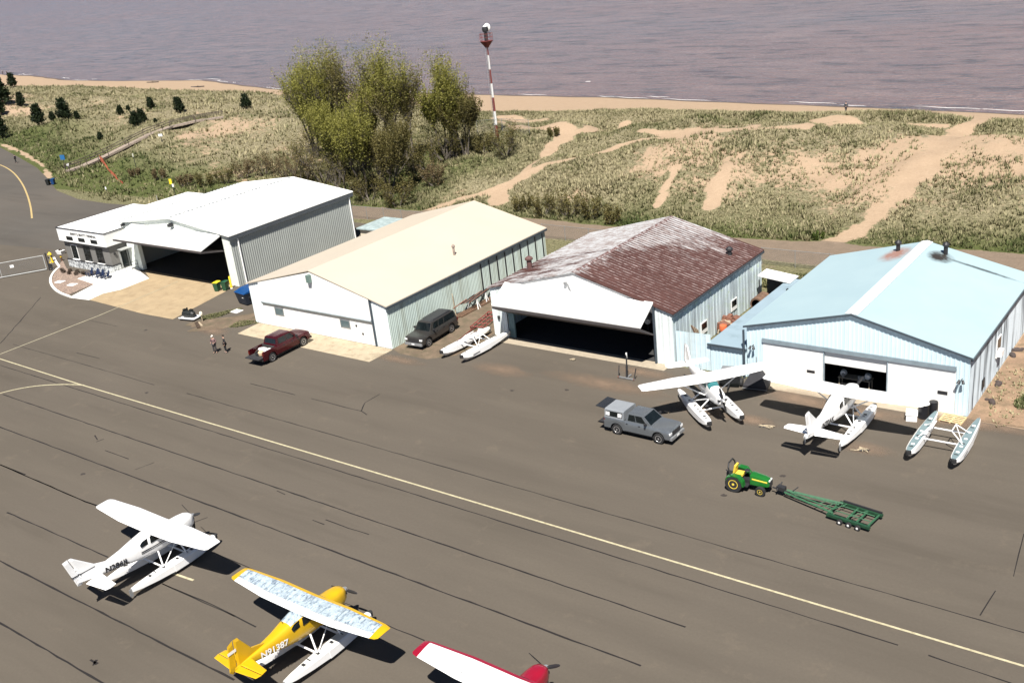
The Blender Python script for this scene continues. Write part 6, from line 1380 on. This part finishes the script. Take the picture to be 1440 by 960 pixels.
signpost('interpretive_panel', 'white panel beside the boardwalk on the dune slope', 228, 200, 1.6, (1.5, .8), white)
nt_ = [hit(*p) for p in [(142, 228), (148, 233), (153, 240), (158, 247), (166, 254), (173, 259)]]
t = thing('snow_fence', 'orange plastic netting sagging down from the boardwalk', 'netting', nt_[0]); o0 = Vector(nt_[0])
orn = M('orange_net', (.30, .075, .035), .7, vary=.4, scale=4)
for i, (a, c) in enumerate(zip(nt_[:-1], nt_[1:])):
    a = Vector(a)-o0; c = Vector(c)-o0; hh = (1.3, .7, .3, .9, .2, .4)[i]; h2_ = (.7, .3, .9, .2, .4, .15)[i]
    for q in range(5):
        m_ = MB(); f_ = (q+.5)/5; m_.tube(a+Vector((0, 0, hh*f_)), c+Vector((0, 0, h2_*f_)), .055, .055, 4); part(m_, 'strap', orn, t)
    for q in range(6): p = a.lerp(c, q/6); m_ = MB(); m_.tube(p, p+Vector((0, 0, hh)), .05, .05, 4); part(m_, 'slat', orn, t)

# ------------------------------------------------------------------ beacon tower
bx_, by_, bz_ = hit(699.5, 195); top_z = None
bst = None
for zz in np.linspace(10, 30, 400):
    v = np.array([bx_, by_, zz-CAM_H]); py = (v@AX_D)/(v@AX_F)*CAM_F+480
    if py <= 58: bst = zz; break
PT = bst
redp = M('tower_red', (.17, .035, .03), .6, vary=.2); twp = M('tower_white', (.72, .72, .70), .6, vary=.05)
t = thing('beacon_tower', 'tall red and white banded beacon mast with a red platform on the dunes', 'tower', (bx_, by_, bz_)); Hh = PT-bz_
for k in range(7):
    a, c = Hh*k/7, Hh*(k+1)/7; rw = lambda z: .25-.12*z/Hh
    mb = MB(); mb.tube((0, 0, a), (0, 0, c), rw(a), rw(c), 12)
    part(mb, 'mast_section', redp if k % 2 == 0 else twp, t)
mb = MB()
for s in (-.18, .18): mb.tube((s, -.42, 0), (s, -.30, Hh), .025, .025, 4)
for k in range(int(Hh/.4)): z = .3+k*.4; mb.tube((-.18, -.41+.1*z/Hh, z), (.18, -.41+.1*z/Hh, z), .015, .015, 4)
part(mb, 'ladder', grey, t)
mb = MB(); mb.lathe([(.25, -1.0), (.95, -.1), (1.0, 0), (.2, .0)], (0, 0, Hh), 'z', 8); part(mb, 'platform', redp, t)
mb = MB()
for k in range(8):
    a = 2*math.pi*k/8; c_ = 2*math.pi*(k+1)/8; P = lambda q, z: (.97*math.cos(q), .97*math.sin(q), Hh+z)
    mb.tube(P(a, 0), P(a, 1.05), .035, .035, 4); mb.tube(P(a, 1.05), P(c_, 1.05), .035, .035, 4); mb.tube(P(a, .55), P(c_, .55), .03, .03, 4)
part(mb, 'railing', redp, t)
mb = MB(); mb.tube((0, 0, Hh), (0, 0, Hh+1.2), .28); part(mb, 'pedestal', dark, t)
mb = MB(); mb.lathe([(.02, -.5), (.4, -.4), (.5, 0), (.4, .36), (.02, .5)], (0, 0, Hh+1.7), 'z', 16); part(mb, 'beacon', dark, t, True)
mb = MB(); mb.lathe([(.56, -.05), (.6, .05), (.52, .2)], (0, .45, Hh+1.9), 'y', 16); mb.lathe([(.40, .30), (.30, .42), (.16, .50), (.02, .54)], (0, 0, Hh+1.72), 'z', 16); part(mb, 'beacon_hood', white, t)

# ------------------------------------------------------------------ trees
def grow(rr, H, spread, stems, up=.75, lvl=3, base=(0, 0, 0), upb=.34):
    "returns (segments, tips)"
    segs = []; tips = []
    def br(p, d, ln, rad, l):
        n = 3 if l else 2; q = p
        for k in range(n):
            d = (d+Vector((rr.uniform(-1, 1), rr.uniform(-1, 1), rr.uniform(-.3, .7)))*.16).normalized(); e = q+d*ln/n
            r0 = rad*(1-.25*k/n*2); segs.append((q, e, r0, rad*(1-.25*(k+1)/n*2)*.95)); q = e
            if l < lvl and (k or l):
                for _ in range(2 if l < 2 else 3):
                    s = Vector((rr.uniform(-1, 1), rr.uniform(-1, 1), rr.uniform(-.1, .6))).normalized(); nd = (d*up+s*.58+Vector((0, 0, upb))).normalized(); br(q, nd, ln*rr.uniform(.48, .68), rad*.5, l+1)
        if l >= 1: tips.append((q, d, l))
        if l == 1 or l == 2: tips.append((p.lerp(q, .5), d, l))
        if l < lvl: br(q, d, ln*.6, rad*.55, l+1)
    for s in range(stems):
        a = 2*math.pi*s/stems+rr.uniform(-.5, .5); dd = Vector((math.cos(a)*spread, math.sin(a)*spread, 1)).normalized(); br(Vector(base)+Vector((math.cos(a), math.sin(a), 0))*.25*(stems > 1), dd, H*.38*rr.uniform(.8, 1.1), H*.014+.03, 0)
    return segs, tips
def leafmesh(name, tips, segs, per, rad, size, seed, mat, parent, up=.5, H=10, upb2=1.):
    r = np.random.default_rng(seed); T = np.array([t[0][:] for t in tips]); D = np.array([t[1][:] for t in tips]); n = len(T)*per
    u_ = r.uniform(-1.6, 2.6, (n, 1)); dd = np.repeat(D*.55+np.array([0, 0, .45*upb2]), per, 0); c = np.repeat(T, per, 0)+dd*u_*rad*1.3*np.repeat(r.uniform(.6, 1.7, (len(T), 1)), per, 0)+r.normal(0, 1, (n, 3))*rad*(.50-.13*u_)*np.repeat(r.uniform(.45, 1.35, (len(T), 1)), per, 0)
    a = r.normal(0, 1, (n, 3)); a[:, 2] += up; a /= np.linalg.norm(a, axis=1)[:, None]; b_ = np.cross(a, r.normal(0, 1, (n, 3))); b_ /= np.linalg.norm(b_, axis=1)[:, None]
    s = size*r.uniform(.6, 1.3, (n, 1)); V = np.stack([c-a*s, c+b_*s*.45, c+a*s, c-b_*s*.45], 1).reshape(-1, 3)
    me = bpy.data.meshes.new(name); np_mesh(me, V, np.arange(len(V)).reshape(-1, 4))
    tt = np.repeat(np.clip(.5+np.repeat(r.normal(0, .28, len(T)), per)+r.normal(0, .12, n), 0, 1), 4); at = me.attributes.new('tint', 'FLOAT', 'POINT'); at.data.foreach_set('value', tt.astype(np.float32))
    me.materials.append(mat); o = bpy.data.objects.new(name, me); COL.objects.link(o); o.parent = parent; return o
def leafmat(name, c0, c1, c2):
    m_ = bpy.data.materials.new(name); m_.use_nodes = True; N = m_.node_tree.nodes; L = m_.node_tree.links; b = N['Principled BSDF']; b.inputs['Roughness'].default_value = .6; b.inputs['Specular IOR Level'].default_value = .25
    at = N.new('ShaderNodeAttribute'); at.attribute_name = 'tint'; cr = N.new('ShaderNodeValToRGB'); L.new(at.outputs['Fac'], cr.inputs[0]); e = cr.color_ramp.elements
    e[0].color = (*c0, 1); e[1].color = (*c2, 1); k = cr.color_ramp.elements.new(.5); k.color = (*c1, 1); L.new(cr.outputs[0], b.inputs['Base Color'])
    tr = N.new('ShaderNodeBsdfTranslucent'); L.new(cr.outputs[0], tr.inputs[0]); mx = N.new('ShaderNodeMixShader'); mx.inputs[0].default_value = .28; L.new(b.outputs[0], mx.inputs[1]); L.new(tr.outputs[0], mx.inputs[2]); L.new(mx.outputs[0], N['Material Output'].inputs[0]); return m_
spring = leafmat('spring_leaf', (.10, .10, .02), (.20, .195, .04), (.32, .30, .08)); olive = leafmat('olive_leaf', (.06, .055, .018), (.115, .10, .03), (.19, .16, .06)); brownl = leafmat('brown_twig_leaf', (.08, .06, .03), (.14, .10, .05), (.22, .17, .085)); dkg = leafmat('pine_needle', (.010, .018, .008), (.018, .030, .012), (.035, .05, .018)); grn = leafmat('fresh_green_leaf', (.035, .06, .012), (.07, .10, .02), (.12, .15, .03))
bark = M('bark', (.10, .085, .07), .9, vary=.3, scale=4)
def tree(label, p, H, spread, stems, per, rad, size, mat, seed, name='poplar_tree', cat='tree', up=.8, group='thin-leaved trees behind the hangars', lvl=3, minr=.02):
    rr = random.Random(seed); t = thing(name, label, cat, p, 0, group); segs, tips = grow(rr, H, spread, stems, up, lvl)
    mx = max(max(s[1].z for s in segs), .1); k = H/mx; mb = MB()
    for a, b_, r0, r1 in segs: mb.tube(a*k, b_*k, max(r0*k, minr), max(r1*k, minr*.6), 5 if r0 > .06 else 3)
    part(mb, 'trunk', bark, t, True); tips = [(q*k, d, l) for q, d, l in tips]; tips = [t_ for t_ in tips if rr.random() > .36 or t_[0].z > .88*H]
    leafmesh('crown', tips, segs, per, rad, size, seed, mat, t, H=H); return t
def hpx(p, ypx):
    "height so that the top lies at picture row ypx"
    lo, hi = 0, 60
    for _ in range(30):
        m_ = (lo+hi)/2; v = np.array([p[0], p[1], p[2]+m_-CAM_H]); y_ = (v@AX_D)/(v@AX_F)*CAM_F+480
        if y_ > ypx: lo = m_
        else: hi = m_
    return (lo+hi)/2
TR = [(446, 222, 108, .14, 3, spring, 'leftmost thin-leaved tree of the clump, leaning outwards'), (464, 232, 112, .13, 3, spring, 'second tree from the left edge of the clump'), (484, 240, 83, .12, 3, spring, 'tall tree with a spiky crown left of the clump centre'),
      (510, 236, 96, .14, 3, olive, 'dense tree behind the middle of the clump'), (536, 246, 104, .13, 3, spring, 'dark-stemmed tree right of the clump centre'), (563, 232, 79, .09, 2, spring, 'tallest tree at the right shoulder of the clump'), (580, 240, 120, .10, 2, olive, 'slender tree closing the right side of the clump'),
      (476, 262, 160, .2, 4, spring, 'bright green low tree at the front left of the clump'), (514, 276, 165, .2, 4, spring, 'yellow-green tree at the front of the clump nearest the white roof'), (548, 276, 185, .24, 4, olive, 'short dark bushy tree at the front right of the clump'),
      (640, 222, 94, .10, 3, spring, 'lone tall tree between the clump and the beacon tower'), (630, 224, 135, .16, 3, spring, 'lower tree leaning on the lone tall tree'), (656, 220, 140, .16, 3, olive, 'low tree nearest the beacon tower')]
for i, (px, py, top, spd, stems, mtl, lab) in enumerate(TR):
    p = hit(px, py); Hh = hpx(p, top); tree(lab, p, Hh, spd, stems, 34, Hh*.05, .125, mtl, 100+i)
# shrubs
SH = [(432, 236, 196, 'olive undergrowth beneath the leftmost thin-leaved tree', olive), (455, 258, 214, 'olive undergrowth at the front left foot of the clump', olive), (488, 272, 228, 'dense undergrowth between the two bright front trees', olive), (500, 244, 196, 'dark undergrowth at the heart of the clump', olive), (532, 256, 208, 'dark undergrowth below the dark-stemmed tree', olive), (555, 248, 200, 'undergrowth below the tallest tree of the clump', olive), (625, 226, 186, 'undergrowth left of the lone tall tree', olive), (575, 262, 226, 'dark olive shrub at the foot of the right side of the clump', olive), (600, 240, 205, 'shadowy shrub behind the right side of the clump', olive), (612, 262, 235, 'brown low shrub right of the clump foot', brownl), (560, 290, 258, 'brown-green shrub just above the cream roof', olive),
      (520, 283, 250, 'dark shrub under the front trees by the white roof corner', olive), (650, 218, 188, 'dark shrub under the lone tall tree', olive), (680, 216, 192, 'shrub between the lone tree and the beacon tower', olive), (712, 220, 182, 'rounded shrub at the foot of the beacon tower', olive), (778, 192, 178, 'small dark shrub on the sandy hollow', olive),
      (400, 250, 208, 'tall brown shrub left of the tree clump', brownl), (372, 246, 212, 'wide brown shrub above the white roof', brownl), (425, 262, 222, 'brown shrub touching the left trees', brownl), (345, 250, 222, 'brownish shrub above the middle of the white roof', brownl), (318, 258, 232, 'green-brown shrub over the white roof edge', olive), (290, 262, 238, 'low olive shrub left of the brown shrubs', olive), (262, 262, 244, 'low grey-brown bush on the verge near the yellow marker', brownl), (445, 205, 180, 'pale shrub behind the left trees', olive),
      (765, 303, 268, 'olive thicket at the dune foot right of the cream roof', olive), (800, 306, 262, 'tall olive thicket at the dune foot behind the cream roof ridge', olive), (832, 308, 272, 'olive thicket left of the rusty roof ridge', olive), (735, 296, 272, 'olive thicket behind the back corner of the cream roof', olive), (860, 314, 288, 'low green thicket above the rusty roof ridge', olive), (1150, 336, 326, 'small green bush at the end of the sandy path', grn), (225, 252, 236, 'reddish-brown bush beyond the orange netting', brownl), (190, 248, 236, 'low brown bush beside the orange netting', brownl)]
for i, (px, py, top, lab, mtl) in enumerate(SH):
    p = hit(px, py); Hh = hpx(p, top)*(1. if 'undergrowth' in lab else .62 if (px < 410 or px > 730) else .85); tree(lab, p, Hh, .8, 6, 9 if (px < 440 or px > 730) else 13, Hh*.16, .11, mtl, 300+i, 'shrub', 'shrub', .45, 'shrubs on the dunes', lvl=2, minr=.012)
def pine(label, p, H, seed):
    rr = random.Random(seed); t = thing('pine_tree', label, 'tree', p, rr.uniform(0, 6), 'young pines on the dunes'); mb = MB(); mb.tube((0, 0, -.1), (0, 0, H), H*.025, .02, 6); tips = []
    for k in range(int(26)):
        f = .12+.86*k/26; z = H*f; L_ = H*.34*(1-f)**.75*rr.uniform(.7, 1.15)+.12
        for q in range(5):
            a = rr.uniform(0, 6.28); d = Vector((math.cos(a), math.sin(a), rr.uniform(.1, .5))).normalized(); e = Vector((0, 0, z))+d*L_; mb.tube((0, 0, z), e, .02, .01, 3)
            tips.append((e*.6+Vector((0, 0, z))*.4, d, 3)); tips.append((e, d, 3))
    part(mb, 'trunk', bark, t); leafmesh('crown', tips, [], 12, H*.045, H*.045+.05, seed, dkg, t)
PN = [(19, 123, 104, 'small pine standing against the beach near the far figures'), (31, 150, 131, 'small dark pine left of the grouped pines'), (56, 176, 148, 'bushy dark pine, left one of the large pair on the dunes'), (92, 170, 140, 'bushy dark pine, right one of the large pair on the dunes'), (75, 171, 158, 'low pine filling the gap of the large pair'), (109, 168, 157, 'small pine touching the right side of the large pair'),
      (170, 162, 149, 'small pine left of the middle dune group'), (181, 157, 149, 'tiny pine beside the middle dune group'), (191, 178, 158, 'pine at the front of the middle dune group'), (201, 173, 154, 'taller pine at the front right of the middle group'), (213, 153, 138, 'small pine on the ridge behind the middle group'), (253, 159, 138, 'leaning dark pine alone on the middle of the dune'), (347, 153, 133, 'slim pine alone near the tree clump'), (142, 197, 187, 'seedling pine above the boardwalk'), (219, 173, 167, 'seedling pine right of the middle dune group'),
      (5, 148, 112, 'tall pine at the left edge, upper one'), (2, 162, 140, 'pine at the left edge below the tall one'), (4, 195, 165, 'broad pine at the left edge above the road')]
for i, (px, py, top, lab) in enumerate(PN):
    p = hit(px, py); pine(lab, p, max(.8, hpx(p, top)), 500+i)
for px, py, l in ((214, 116.5, 'left dark driftwood log on the far beach'), (277, 123, 'right dark driftwood log on the far beach')):
    p = hit(px, py); t = thing('driftwood', l, 'driftwood', p, .2); mb = MB(); mb.tube((-2.2, 0, .1), (2.4, .4, .15), .22, .15, 7); part(mb, 'log', M('driftwood_dark', (.06, .05, .045), .9), t); mb = MB(); mb.tube((0, 0, .2), (1.2, -.6, .6), .09, .04, 5); part(mb, 'branch', MATS['driftwood_dark'], t)
for s_ in (1, ):
    p = hit(262, 146);
